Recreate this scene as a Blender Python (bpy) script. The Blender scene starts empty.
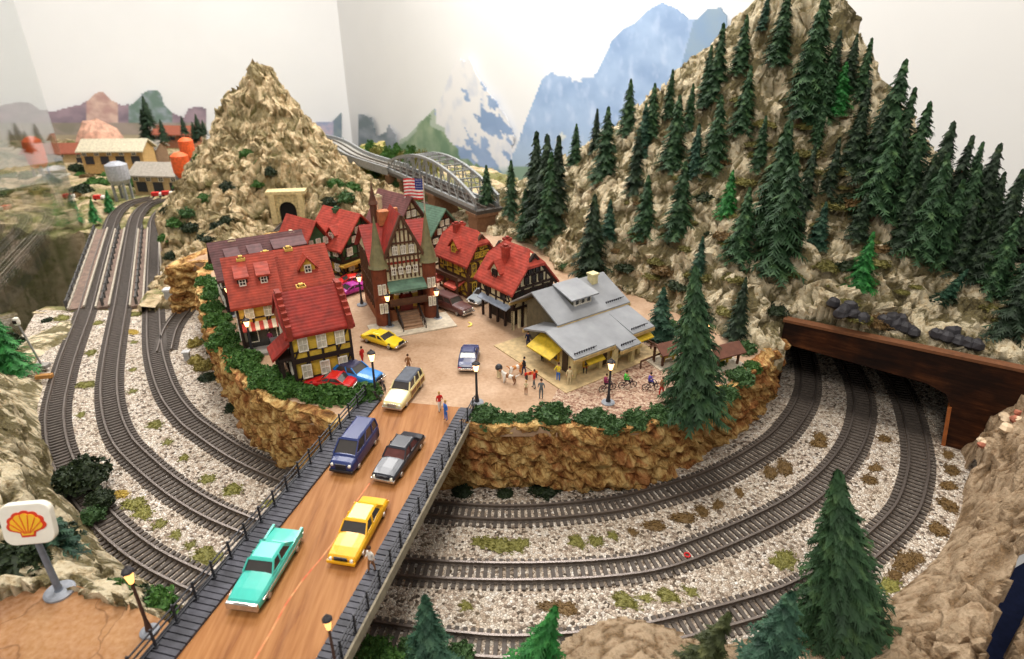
import bpy, bmesh, math, random
import numpy as np
from mathutils import Vector, Matrix, noise
random.seed(7)
PI = math.pi
C = bpy.context.scene.collection
SC = bpy.context.scene

# ------------------------------------------------------------------ camera
# one unit is ten centimetres of the model railway; the track bed is z = 0
F = 620.0; TH = math.radians(26); H = 3.8
cam_d = bpy.data.cameras.new('camera'); cam = bpy.data.objects.new('camera', cam_d); C.objects.link(cam)
cam.location = (0, 0, H); cam.rotation_euler = (PI/2 - TH, 0, 0)
cam_d.sensor_width = 36; cam_d.lens = F/1024*36; cam_d.clip_start = 0.05; cam_d.clip_end = 300
cam_d.dof.use_dof = True; cam_d.dof.focus_distance = 5.6; cam_d.dof.aperture_fstop = 1.1
SC.camera = cam
# ------------------------------------------------------------------ world and lights
W = bpy.data.worlds.new('room_light'); SC.world = W; W.use_nodes = True
W.node_tree.nodes['Background'].inputs[0].default_value = (1.0, 0.965, 0.92, 1)
W.node_tree.nodes['Background'].inputs[1].default_value = 0.55
def area(name, loc, size, power, col, target):
    l = bpy.data.lights.new(name, 'AREA'); l.shape = 'RECTANGLE'; l.size, l.size_y = size; l.energy = power; l.color = col
    o = bpy.data.objects.new(name, l); C.objects.link(o); o.location = loc
    o.rotation_euler = (Vector(target)-Vector(loc)).to_track_quat('-Z', 'Y').to_euler(); return o
area('ceiling_lamp_near', (0.2, 7.2, 20), (5, 5), 2450, (1.0, 0.93, 0.83), (0.2, 5.2, 0))
area('fill_lamp_front', (-2.5, -4.5, 12), (4, 3), 950, (1.0, 0.94, 0.86), (0.5, 5, 0.3))  # added fill light, brightens the cliff and the car fronts
area('ceiling_lamp_far', (-6, 17, 15), (8, 5), 3100, (1.0, 0.975, 0.95), (-5, 17, 0))
area('ceiling_lamp_wall', (2, 19, 16), (8, 4), 3500, (1.0, 0.985, 0.98), (-2, 24, 3))
SC.view_settings.view_transform = 'Standard'; SC.view_settings.look = 'None'
SC.view_settings.exposure = -0.2; SC.view_settings.gamma = 1.0; SC.view_settings.use_curve_mapping = False

# ------------------------------------------------------------------ surveying helpers
def ray(px, py):
    u = (px-512)/F; v = (py-329.5)/F
    return u, math.cos(TH)-v*math.sin(TH), -(math.sin(TH)+v*math.cos(TH))
def P(px, py, z=0.0):
    dx, dy, dz = ray(px, py); k = (z-H)/dz
    return Vector((dx*k, dy*k, z))
def Q(px, py, Y):
    dx, dy, dz = ray(px, py); k = Y/dy
    return Vector((dx*k, Y, H+dz*k))
def zat(x, y, py):            # the height above (x, y) that is seen at image row py
    v = (py-329.5)/F
    return H - y*(math.sin(TH)+v*math.cos(TH))/(math.cos(TH)-v*math.sin(TH))
DZ = 0.70                      # level of the village and the road

# ------------------------------------------------------------------ objects
def tag(o, label=None, cat=None, group=None, kind=None):
    if label: o['label'] = label
    if cat: o['category'] = cat
    if group: o['group'] = group
    if kind: o['kind'] = kind
    return o
def empty(name, loc=(0,0,0), rz=0, label=None, cat=None, group=None, sc=1):
    o = bpy.data.objects.new(name, None); C.objects.link(o); o.location = loc; o.rotation_euler = (0,0,rz); o.scale = (sc,sc,sc)
    o.empty_display_size = 0.05
    return tag(o, label, cat, group)
def copy_tree(o, parent=None):
    c = o.copy(); C.objects.link(c); c.parent = parent
    for ch in o.children: copy_tree(ch, c)
    return c

class MB:
    def __init__(s): s.v=[]; s.f=[]; s.m=[]; s.M=Matrix.Identity(4); s.k=0
    def add(s, vs, fs, k=None):
        n=len(s.v); s.v += [tuple(s.M@Vector(p)) for p in vs]; s.f += [tuple(i+n for i in f) for f in fs]; s.m += [s.k if k is None else k]*len(fs); return s
    def box(s, x0,y0,z0,x1,y1,z1, k=None):
        return s.add([(x0,y0,z0),(x1,y0,z0),(x1,y1,z0),(x0,y1,z0),(x0,y0,z1),(x1,y0,z1),(x1,y1,z1),(x0,y1,z1)],
                     [(3,2,1,0),(4,5,6,7),(0,1,5,4),(1,2,6,5),(2,3,7,6),(3,0,4,7)], k)
    def beam(s, a, b, w, h, up=(0,0,1), k=None):   # square bar from a to b
        a=Vector(a); b=Vector(b); d=(b-a).normalized(); up=Vector(up)
        if abs(d.dot(up))>.98: up=Vector((0,1,0)) if abs(d.y)<.9 else Vector((1,0,0))
        sx=d.cross(up).normalized()*w/2; sz=sx.cross(d).normalized()*h/2
        vs=[a-sx-sz,a+sx-sz,a+sx+sz,a-sx+sz,b-sx-sz,b+sx-sz,b+sx+sz,b-sx+sz]
        return s.add(vs,[(0,1,2,3),(7,6,5,4),(0,4,5,1),(1,5,6,2),(2,6,7,3),(3,7,4,0)],k)
    def lathe(s, prof, n=12, k=None, c=(0,0,0), cap=True):   # prof: (r, z)
        vs=[]; fs=[]
        for r,z in prof:
            for i in range(n):
                a=2*PI*i/n; vs.append((c[0]+r*math.cos(a), c[1]+r*math.sin(a), c[2]+z))
        for j in range(len(prof)-1):
            for i in range(n):
                i2=(i+1)%n; fs.append((j*n+i, j*n+i2, (j+1)*n+i2, (j+1)*n+i))
        if cap:
            fs.append(tuple(range(n-1,-1,-1))); fs.append(tuple((len(prof)-1)*n+i for i in range(n)))
        return s.add(vs,fs,k)
    def tube(s, pts, r, n=6, k=None, closed=False):
        pts=[Vector(p) for p in pts]; rs = r if hasattr(r,'__len__') else [r]*len(pts)
        vs=[]; fs=[]
        for j,p in enumerate(pts):
            d=(pts[min(j+1,len(pts)-1)]-pts[max(j-1,0)]).normalized()
            up=Vector((0,0,1)) if abs(d.z)<.9 else Vector((1,0,0))
            a=d.cross(up).normalized(); b=a.cross(d).normalized()
            for i in range(n):
                t=2*PI*i/n; vs.append(p+(a*math.cos(t)+b*math.sin(t))*rs[j])
        for j in range(len(pts)-1):
            for i in range(n): i2=(i+1)%n; fs.append((j*n+i,(j+1)*n+i,(j+1)*n+i2,j*n+i2))
        fs.append(tuple(range(n))); fs.append(tuple((len(pts)-1)*n+i for i in range(n-1,-1,-1)))
        return s.add(vs,fs,k)
    def prism(s, poly, axis, a0, a1, k=None):     # poly in the other two axes
        def mk(p,a):
            return (a,p[0],p[1]) if axis=='x' else ((p[0],a,p[1]) if axis=='y' else (p[0],p[1],a))
        n=len(poly); vs=[mk(p,a0) for p in poly]+[mk(p,a1) for p in poly]
        fs=[tuple(range(n)),tuple(range(2*n-1,n-1,-1))]+[(i,i+n,(i+1)%n+n,(i+1)%n) for i in range(n)]
        return s.add(vs,fs,k)
    def build(s, name, mats, parent=None, smooth=False, bev=0, col=None):
        me=bpy.data.meshes.new(name); me.from_pydata(s.v,[],s.f)
        if not isinstance(mats,(list,tuple)): mats=[mats]
        for m in mats: me.materials.append(m)
        if len(mats)>1: me.polygons.foreach_set('material_index', s.m)
        if smooth: me.polygons.foreach_set('use_smooth',[True]*len(s.f))
        bm=bmesh.new(); bm.from_mesh(me); bmesh.ops.recalc_face_normals(bm,faces=bm.faces); bm.to_mesh(me); bm.free()
        o=bpy.data.objects.new(name,me); C.objects.link(o)
        if parent: o.parent=parent
        if bev:
            m=o.modifiers.new('bevel','BEVEL'); m.width=bev; m.segments=2; m.limit_method='ANGLE'
        return o

# ------------------------------------------------------------------ materials
def S(c): return tuple(((x/255)/12.92 if x/255<=.04045 else ((x/255+.055)/1.055)**2.4) for x in c)+(1,)
class NT:
    def __init__(s,name):
        s.m=bpy.data.materials.new(name); s.m.use_nodes=True; s.t=s.m.node_tree; s.n=s.t.nodes; s.b=s.n['Principled BSDF']
    def new(s,t,**kw):
        n=s.n.new(t)
        for k,v in kw.items():
            if k.startswith('i_'): n.inputs[k[2:].replace('_',' ')].default_value=v
            else: setattr(n,k,v)
        return n
    def link(s,a,b): s.t.links.new(a,b)
    def coord(s,scale=(1,1,1),rot=(0,0,0),src='Object'):
        tc=s.new('ShaderNodeTexCoord'); mp=s.new('ShaderNodeMapping'); mp.inputs['Scale'].default_value=scale; mp.inputs['Rotation'].default_value=rot
        s.link(tc.outputs[src],mp.inputs[0]); return mp.outputs[0]
    def noise(s,co,scale,detail=4,rough=.55,dist=0):
        n=s.new('ShaderNodeTexNoise'); n.inputs['Scale'].default_value=scale; n.inputs['Detail'].default_value=detail; n.inputs['Roughness'].default_value=rough; n.inputs['Distortion'].default_value=dist
        s.link(co,n.inputs['Vector']); return n.outputs['Fac']
    def ramp(s,fac,stops,interp='LINEAR'):
        r=s.new('ShaderNodeValToRGB'); r.color_ramp.interpolation=interp; e=r.color_ramp.elements
        while len(e)<len(stops): e.new(.5)
        for i,(p,c) in enumerate(stops): e[i].position=p; e[i].color=S(c) if len(c)==3 else c
        s.link(fac,r.inputs[0]); return r.outputs[0]
    def mix(s,f,a,b,mode='MIX'):
        m=s.new('ShaderNodeMix',data_type='RGBA',blend_type=mode)
        for inp,val in ((m.inputs[0],f),(m.inputs[6],a),(m.inputs[7],b)):
            if hasattr(val,'is_output'): s.link(val,inp)
            elif isinstance(val,(int,float)): inp.default_value=val
            else: inp.default_value=S(val) if len(val)==3 else val
        return m.outputs[2]
    def math(s,op,a,b=0):
        m=s.new('ShaderNodeMath',operation=op)
        for i,v in enumerate((a,b)):
            if hasattr(v,'is_output'): s.link(v,m.inputs[i])
            else: m.inputs[i].default_value=v
        return m.outputs[0]
    def bump(s,h,strength,dist):
        b=s.new('ShaderNodeBump'); b.inputs['Strength'].default_value=strength; b.inputs['Distance'].default_value=dist
        s.link(h,b.inputs['Height']); s.link(b.outputs[0],s.b.inputs['Normal'])
    def out(s,col,rough=.8,spec=.3,metal=0):
        if hasattr(col,'is_output'): s.link(col,s.b.inputs['Base Color'])
        else: s.b.inputs['Base Color'].default_value=S(col)
        s.b.inputs['Roughness'].default_value=rough; s.b.inputs['Specular IOR Level'].default_value=spec; s.b.inputs['Metallic'].default_value=metal
        return s.m
_cache={}
def mat(name,c,rough=.6,spec=.4,metal=0,var=.12,sc=20):
    key=(name,c,rough,metal)
    if key in _cache: return _cache[key]
    t=NT(name); co=t.coord(); n=t.noise(co,sc,3)
    d=tuple(max(0,x*(1-var)) for x in c); l=tuple(min(255,x*(1+var*.7)) for x in c)
    _cache[key]=t.out(t.ramp(n,[(.3,d),(.7,l)]),rough,spec,metal); return _cache[key]
def emit(name,c,st):
    t=NT(name); t.b.inputs['Emission Color'].default_value=S(c); t.b.inputs['Emission Strength'].default_value=st
    return t.out(c,.3)
# ballast
t=NT('ballast'); co=t.coord(src='Object')
v=t.new('ShaderNodeTexVoronoi'); v.inputs['Scale'].default_value=44; t.link(co,v.inputs['Vector'])
sep=t.new('ShaderNodeSeparateColor'); t.link(v.outputs['Color'],sep.inputs[0])
grain=t.ramp(sep.outputs[0],[(0,(84,74,64)),(.1,(140,124,110)),(.25,(196,176,158)),(.5,(226,210,192)),(.8,(244,232,216)),(1,(252,244,234))])
v2=t.new('ShaderNodeTexVoronoi',feature='DISTANCE_TO_EDGE'); v2.inputs['Scale'].default_value=44; t.link(co,v2.inputs['Vector'])
edge=t.ramp(v2.outputs['Distance'],[(0,(110,100,92)),(.12,(255,255,255))])
g=t.mix(.65,grain,edge,'MULTIPLY')
g=t.mix(t.math('MULTIPLY',t.ramp(t.noise(co,2.2,5,.6),[(.45,(0,0,0)),(.75,(150,150,150))]),1),g,(176,156,126))
t.bump(v2.outputs['Distance'],1,.035); M_ballast=t.out(g,.9,.2)
def rock_mat(name, light, mid, dark, moss, sc=1.0, attr=True, rot=(0,0,0), stretch=(1,1,1), mossy=.5):
    t=NT(name); co=t.coord(stretch,rot)
    n1=t.noise(co,2.4*sc,8,.62,.3); n2=t.noise(co,11*sc,6,.7); n3=t.noise(co,40*sc,4,.7)
    c=t.ramp(n2,[(.3,dark),(.4,mid),(.52,light)])
    c=t.mix(t.math('MULTIPLY',n3,.35),c,mid)
    mask=t.ramp(n1,[(.49,(0,0,0)),(.54,(255,255,255))])
    if attr:
        a=t.new('ShaderNodeAttribute',attribute_name='crev')
        mask=t.math('MAXIMUM',t.math('MULTIPLY',mask,mossy),a.outputs['Fac'])
        mask=t.math('MINIMUM',mask,1.0)
    else: mask=t.math('MULTIPLY',mask,mossy)
    mossc=t.ramp(n3,[(.3,tuple(x*.55 for x in moss)),(.55,moss),(.75,tuple(min(255,x*1.35) for x in moss))])
    c=t.mix(mask,c,mossc)
    h=t.math('ADD',t.math('MULTIPLY',n2,1.0),t.math('MULTIPLY',n3,.35))
    t.bump(h,.9,.09); return t.out(c,.92,.15)
M_hill=rock_mat('hill_rock',(250,236,204),(226,204,164),(140,108,70),(104,94,50),1.5,mossy=.85)
M_peak=rock_mat('peak_rock',(226,204,166),(188,160,118),(104,80,52),(90,88,42),1.3,stretch=(1,1,.7),mossy=.6)
M_bank=rock_mat('bank_rock',(222,196,164),(192,162,130),(120,95,70),(140,112,80),1.6,mossy=.3)
M_far=rock_mat('far_land',(206,184,150),(160,140,104),(110,96,66),(104,110,56),.5,mossy=.8)
# village cliff: ochre cork with rusty slanting streaks
t=NT('cork_cliff'); co=t.coord((.42,.8,.22),(.0,.75,.0)); t.n['Mapping'].vector_type='TEXTURE'
n1=t.noise(co,1.1,8,.7,.6); n2=t.noise(co,3.4,6,.74,.5); n3=t.noise(t.coord(),2.1,3)
c=t.ramp(n2,[(.3,(82,50,28)),(.42,(150,104,58)),(.5,(206,162,98)),(.6,(240,206,140))])
c=t.mix(t.ramp(n1,[(.5,(0,0,0)),(.58,(215,215,215))]),c,t.ramp(n2,[(.35,(88,44,24)),(.6,(184,98,54))]))
c=t.mix(t.ramp(n3,[(.5,(0,0,0)),(.7,(120,120,120))]),c,(150,138,84))
t.bump(n2,1,.10); M_cliff=t.out(c,.9,.15)
# village ground and dirt
def dirt(name,base,light,dark,cracks=False):
    t=NT(name); co=t.coord(); n=t.noise(co,2.2,7,.6,.4); n2=t.noise(co,30,4)
    c=t.ramp(n,[(.3,dark),(.5,base),(.68,light)]); c=t.mix(.12,c,t.ramp(n2,[(.3,(90,66,44)),(.7,(240,220,195))]))
    if cracks:
        v=t.new('ShaderNodeTexVoronoi',feature='DISTANCE_TO_EDGE'); v.inputs['Scale'].default_value=2.2
        d=t.new('ShaderNodeTexNoise'); d.inputs['Scale'].default_value=5; t.link(co,d.inputs['Vector'])
        mx=t.mix(.25,co,d.outputs['Color'],'ADD'); t.link(mx,v.inputs['Vector'])
        c=t.mix(t.ramp(v.outputs['Distance'],[(0,(200,200,200)),(.018,(0,0,0))]),c,(96,62,40))
    t.bump(n2,.25,.01); return t.out(c,.85,.25)
M_street=dirt('packed_earth',(172,140,112),(188,158,132),(152,118,88))
M_lot=dirt('cracked_earth',(150,104,62),(168,124,80),(126,82,46),True)
t=NT('rubble_paving'); co=t.coord()
v=t.new('ShaderNodeTexVoronoi'); v.inputs['Scale'].default_value=52; t.link(co,v.inputs['Vector'])
sep=t.new('ShaderNodeSeparateColor'); t.link(v.outputs['Color'],sep.inputs[0])
c=t.ramp(sep.outputs[0],[(0,(118,84,70)),(.35,(158,126,106)),(.7,(180,152,130)),(1,(198,176,154))])
t.bump(v.outputs['Distance'],.6,.02); M_paving=t.out(c,.85,.2)
# painted wooden road
t=NT('road_boards'); co=t.coord((1,.12,1),(0,0,-math.radians(20.5)))
n=t.noise(co,9,7,.65,.6); n2=t.noise(t.coord((1,.05,1),(0,0,-math.radians(20.5))),40,3)
c=t.ramp(n,[(.28,(118,68,30)),(.45,(152,98,50)),(.62,(168,114,64)),(.75,(136,82,40))])
c=t.mix(.2,c,t.ramp(n2,[(.35,(100,60,34)),(.65,(190,146,104))]))
M_road=t.out(c,.55,.2)
t=NT('tunnel_timber'); co=t.coord((.35,.35,2.6),(0,0,0))
n=t.noise(co,5,8,.7,.3); n2=t.noise(t.coord(),1.6,4)
c=t.ramp(n,[(.3,(24,14,9)),(.5,(66,36,20)),(.68,(104,62,36))])
c=t.mix(t.ramp(n2,[(.42,(235,235,235)),(.62,(0,0,0))]),c,(26,20,18)); t.bump(n,.4,.02); M_timber=t.out(c,.85,.1)
def tiles(name,c,scale=9,rough=.6):
    t=NT(name); co=t.coord()
    w=t.new('ShaderNodeTexWave',wave_type='BANDS',bands_direction='Z'); w.inputs['Scale'].default_value=scale; w.inputs['Distortion'].default_value=.3; t.link(co,w.inputs[0])
    n=t.noise(co,14,4); d=tuple(x*.78 for x in c); l=tuple(min(255,x*1.1) for x in c)
    cc=t.ramp(n,[(.3,d),(.6,c),(.8,l)]); cc=t.mix(t.ramp(w.outputs['Fac'],[(.0,(110,110,110)),(.25,(0,0,0))]),cc,tuple(x*.5 for x in c))
    t.bump(w.outputs['Fac'],.25,.006); return t.out(cc,rough,.25)
RED=tiles('red_tiles',(150,44,34),14); ORANGE=tiles('orange_red_tiles',(168,66,48),14); PLUM=tiles('plum_slates',(96,60,60),14); SALMON=tiles('salmon_tiles',(176,70,56),12)
GREENR=tiles('green_slates',(92,122,102),12); MAUVE=tiles('mauve_slates',(118,78,76),12)
BRICK=tiles('brick',(126,66,44),24); BRICKR=tiles('gable_brick',(150,58,44),20)
t=NT('grey_sheet_roof'); co=t.coord(); M_grey=t.out(t.ramp(t.noise(co,5,4),[(.3,(128,130,134)),(.7,(150,152,156))]),.5,.4)
M_tie=mat('sleeper_plastic',(84,76,70),.7); M_railside=mat('rail_brown',(96,84,74),.5,.4,.2); M_rail=mat('rail_steel',(128,118,112),.38,.5,.7,.04)
M_black=mat('black_timber',(40,27,22),.7); M_dark=mat('dark_iron',(46,46,52),.5); M_plank=mat('dark_planks',(70,70,78),.6,var=.25,sc=8)
M_glass=mat('window_glass',(52,52,50),.15,.6,0,.2); M_pane=mat('pale_pane',(196,190,172),.25,.5); M_white=mat('white_frame',(228,222,208),.6)  # default panes are a plain pale colour
M_trunk=mat('tree_trunk',(88,64,44),.9); M_lampglass=emit('lamp_glow',(255,196,130),5.0); M_lampfg=emit('lamp_glow_warm',(255,190,110),2.2)
M_stone=mat('grey_stone',(150,146,140),.8); M_conc=mat('pale_concrete',(196,184,164),.8)
def leaf(name,a,b,c3):
    t=NT(name); oi=t.new('ShaderNodeObjectInfo'); co=t.coord(); n=t.noise(co,9,3)
    c=t.ramp(n,[(.3,a),(.55,b),(.75,c3)]); f=t.math('MULTIPLY',oi.outputs['Random'],.35)
    c=t.mix(f,c,tuple(x*.6 for x in b)); return t.out(c,.6,.3)
L_dark=leaf('spruce_dark',(26,40,28),(44,64,42),(80,100,60)); L_mid=leaf('spruce_green',(30,54,34),(52,84,50),(92,122,72))
L_bright=leaf('spruce_bright',(24,84,36),(44,120,50),(84,156,76)); L_teal=leaf('spruce_blue',(26,54,42),(46,80,60),(84,118,88)); L_olive=leaf('spruce_olive',(34,42,20),(60,68,34),(96,98,54))
L_bush=leaf('bush_green',(36,60,30),(62,94,48),(104,134,78)); L_hedge=leaf('hedge_green',(38,72,28),(68,108,44),(112,148,68)); L_deep=leaf('bush_deep',(24,34,20),(40,54,30),(70,82,44))
L_moss=leaf('moss_green',(92,92,40),(130,126,62),(164,154,92)); L_brown=leaf('moss_brown',(84,62,36),(118,92,54),(146,122,76)); L_yel=leaf('moss_yellow',(150,124,50),(190,160,70),(210,184,96)); L_straw=leaf('dry_grass',(120,110,56),(160,146,78),(190,174,106))

# ------------------------------------------------------------------ the room
CX=Vector((-9.0,36,0)); RD=Vector((.6,-.8,0)); LD=Vector((-.8,-.6,0)); FZ=-9.0
def wallray(px,py,base,dr):
    n=Vector((dr.y,-dr.x,0)); r=Vector(ray(px,py)); k=(base-Vector((0,0,H))).dot(n)/r.dot(n); return Vector((0,0,H))+r*k
M_wall=mat('white_wall_paint',(238,237,235),.9,.1,0,.01,.3); M_floor=mat('navy_floor',(34,40,62),.6,var=.2,sc=2)
def wall(name,dr,l):
    b=MB(); e=CX+dr*l; n=Vector((dr.y,-dr.x,0)); n = n if n.dot(CX)>0 else -n
    vs=[CX,e,e+n*.5,CX+n*.5]; b.add([(p.x,p.y,FZ) for p in vs]+[(p.x,p.y,26) for p in vs],[(0,1,2,3),(7,6,5,4),(0,4,5,1),(1,5,6,2),(2,6,7,3),(3,7,4,0)])
    tag(b.build(name,M_wall),kind='structure')
wall('wall_right',RD,48); wall('wall_left',LD,42)
b=MB(); b.box(-46,-12,FZ-.3,34,40,FZ); tag(b.build('floor',M_floor),kind='structure')

# printed mountain backdrops: flat cut-out prints standing against the walls
def inside(p,poly):
    x,y=p; r=False; j=len(poly)-1
    for i in range(len(poly)):
        xi,yi=poly[i]; xj,yj=poly[j]
        if (yi>y)!=(yj>y) and x<(xj-xi)*(y-yi)/(yj-yi)+xi: r=not r
        j=i
    return r
def fbm(x,y,z=0,o=5): return noise.fractal(Vector((x,y,z)),.9,2.1,o)
t=NT('printed_backdrop'); a=t.new('ShaderNodeVertexColor',layer_name='print'); M_print=t.out(a.outputs['Color'],.9,.05)
def mural(name,label,base,dr,x0,x1,y0,y1,st,poly,colf):
    poly=poly
    nx=int((x1-x0)/st)+1; ny=int((y1-y0)/st)+1; n=Vector((dr.y,-dr.x,0)); n=-n if n.dot(CX)>0 else n
    idx={}; vs=[]; cols=[]; fs=[]
    def vid(i,j):
        if (i,j) not in idx:
            px=x0+i*st; py=y0+j*st; w=wallray(px,py,base,dr)+n*.2; idx[(i,j)]=len(vs); vs.append(tuple(w)); cols.append(S(lerp(colf(px,py),(226,224,226),.22)))  # colours mixed towards pale grey as painted haze
        return idx[(i,j)]
    for i in range(nx-1):
        for j in range(ny-1):
            if inside((x0+(i+.5)*st,y0+(j+.5)*st),poly): fs.append((vid(i,j),vid(i+1,j),vid(i+1,j+1),vid(i,j+1)))
    me=bpy.data.meshes.new(name); me.from_pydata(vs,[],fs); me.materials.append(M_print)
    at=me.color_attributes.new('print','FLOAT_COLOR','POINT'); at.data.foreach_set('color',[c for q in cols for c in q])
    o=bpy.data.objects.new(name,me); C.objects.link(o)
    m=o.modifiers.new('board','SOLIDIFY'); m.thickness=.04
    return tag(o,label,'backdrop')
def lerp(a,b,t): t=max(0,min(1,t)); return tuple(a[i]+(b[i]-a[i])*t for i in range(3))
mA=[(404,212),(404,140),(414,134),(424,122),(436,112),(446,98),(454,76),(463,58),(470,62),(474,57),(482,75),(492,90),(503,104),(512,118),(519,136),(516,150),(524,138),(532,118),(540,98),(548,78),(560,70),(576,64),(590,70),(602,74),(610,58),(618,40),(628,30),(640,24),(655,10),(668,3),(682,9),(694,19),(703,20),(714,9),(726,8),(732,16),(733,60),(730,200),(700,230),(404,230)]
def colA(x,y):
    f=fbm(x*.03,y*.03); g=fbm(x*.12,y*.05,3)
    ridge=lerp((156,186,224),(128,160,204),(f+.4)); ridge=lerp(ridge,(188,208,238),(g-.1)*1.2)
    if x<524-(y-140)*.4 and x<530:
        c=lerp((150,176,214),(120,150,192),f+.5)
        sn=fbm(x*.06-y*.03,y*.045,7)
        if sn+(.35 if 440<x<486 and y<150 else -.12)-(y-150)*.004>0: c=lerp((244,242,240),(210,216,228),g)
        # forest at the foot
        ln=118+abs(x-434)*1.15 + f*18
        if x<452: ln=min(ln,112+abs(x-430)*2+f*10)
        if y>ln: c=lerp((96,130,92),(150,170,130),g+.4)
        elif x<450 and y>ln-12: c=(176,192,170)
        if y>165: c=lerp(c,(92,136,124),(y-165)/14)
        return c
    if 553<x<600 and y<78+f*10 and (x-553)*.5+62>y-6+g*10: return (238,242,248)
    if 560<x<640 and 128<y<160 and f>.1: ridge=(226,226,214)
    if x>700-(y-20)*.28: ridge=lerp((120,152,188),(134,160,182),f+.5)
    if y>125: ridge=lerp(ridge,(170,190,206),(y-125)/60)
    if y>165: ridge=(120,150,120)
    return ridge
mural('mountain_backdrop','printed picture of snowy blue mountain peaks standing against the right wall',CX,RD,404,734,0,232,1.5,mA,colA)
mB=[(362,150),(362,113),(366,114),(376,118),(380,136),(390,132),(393,124),(397,131),(400,134),(400,178),(362,178)]
mural('treeline_backdrop','low printed grey-blue treeline beside the snowy mountain picture',CX,RD,358,402,108,180,1.5,mB,lambda x,y: lerp((104,120,124),(150,158,168),fbm(x*.08,y*.1)+.4+(.3 if x>392 else 0)) if y>0 else (0,0,0))
mC=[(-5,200)]+[(x, 108-6*fbm(x*.03,1)-(3 if x<40 else 0)-(16*math.exp(-((x-100)/14)**2))-(20*math.exp(-((x-150)/16)**2))+(8 if 160<x<185 else 0)) for x in range(-5,206,3)]+[(206,118),(206,200)]
def colC(x,y):
    f=fbm(x*.04,y*.09,2); g=fbm(x*.1,y*.15,5)
    if y<122:
        c=lerp((150,124,134),(108,92,104),f+.5)
        if abs(x-150)<22: c=lerp((84,110,96),(140,150,160),g+.3)
        if abs(x-102)<16: c=lerp((178,132,120),(214,176,156),g+.5)
    elif y<135: c=lerp((150,132,116),(120,112,92),f*1.4+.4)
    else: c=lerp((150,130,96),(178,158,120),f+.5)
    return c
mural('hills_backdrop','low printed picture of purple hills along the left wall',CX,LD,-5,206,84,200,1.5,mC,colC)
mD=[(295,180),(297,122),(306,126),(318,121),(330,122),(338,113),(347,111),(347,180)]
mural('town_backdrop','small printed picture of a hazy blue town in the room corner',CX,LD,295,340,108,180,1.5,mD,lambda x,y: lerp((136,150,184),(196,176,190),fbm(x*.12,y*.15)+.5) if x<332 else lerp((92,112,130),(120,136,140),fbm(x*.1,y*.1)+.5))

# ------------------------------------------------------------------ terrain
class TPS:
    def __init__(s, pts, smooth=0.02):
        p=np.array([[q[0],q[1]] for q in pts]); z=np.array([q[2] for q in pts]); n=len(p)
        K=s.U(np.linalg.norm(p[:,None]-p[None],axis=2))+np.eye(n)*smooth
        A=np.zeros((n+3,n+3)); A[:n,:n]=K; A[:n,n]=1; A[n,:n]=1; A[:n,n+1:]=p; A[n+1:,:n]=p.T
        s.w=np.linalg.solve(A,np.concatenate([z,[0,0,0]])); s.p=p
    @staticmethod
    def U(r): return np.where(r>1e-9, r*r*np.log(r+1e-12), 0)
    def __call__(s,x,y):
        x=np.atleast_1d(np.asarray(x,float)); y=np.atleast_1d(np.asarray(y,float)); q=np.stack([x,y],-1); out=np.empty(len(q))
        for i in range(0,len(q),20000):
            qq=q[i:i+20000]; out[i:i+20000]=s.U(np.linalg.norm(qq[:,None]-s.p[None],axis=2))@s.w[:-3]+s.w[-3]+qq@s.w[-2:]
        return out
def rockn(x,y,z,sc,seed,vert=1.0):
    v=Vector((x*sc+seed,y*sc,z*sc*vert)); w=v+Vector((noise.fractal(v*1.3,1,2,3),noise.fractal(v*1.3+Vector((9,9,9)),1,2,3),0))*.35
    d,_=noise.voronoi(w*1.6); e=d[1]-d[0]
    r=noise.ridged_multi_fractal(v*.9,.9,2.1,4,1.0,2.0)
    return min(e*2.4,1.0), r
terr={}
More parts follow.
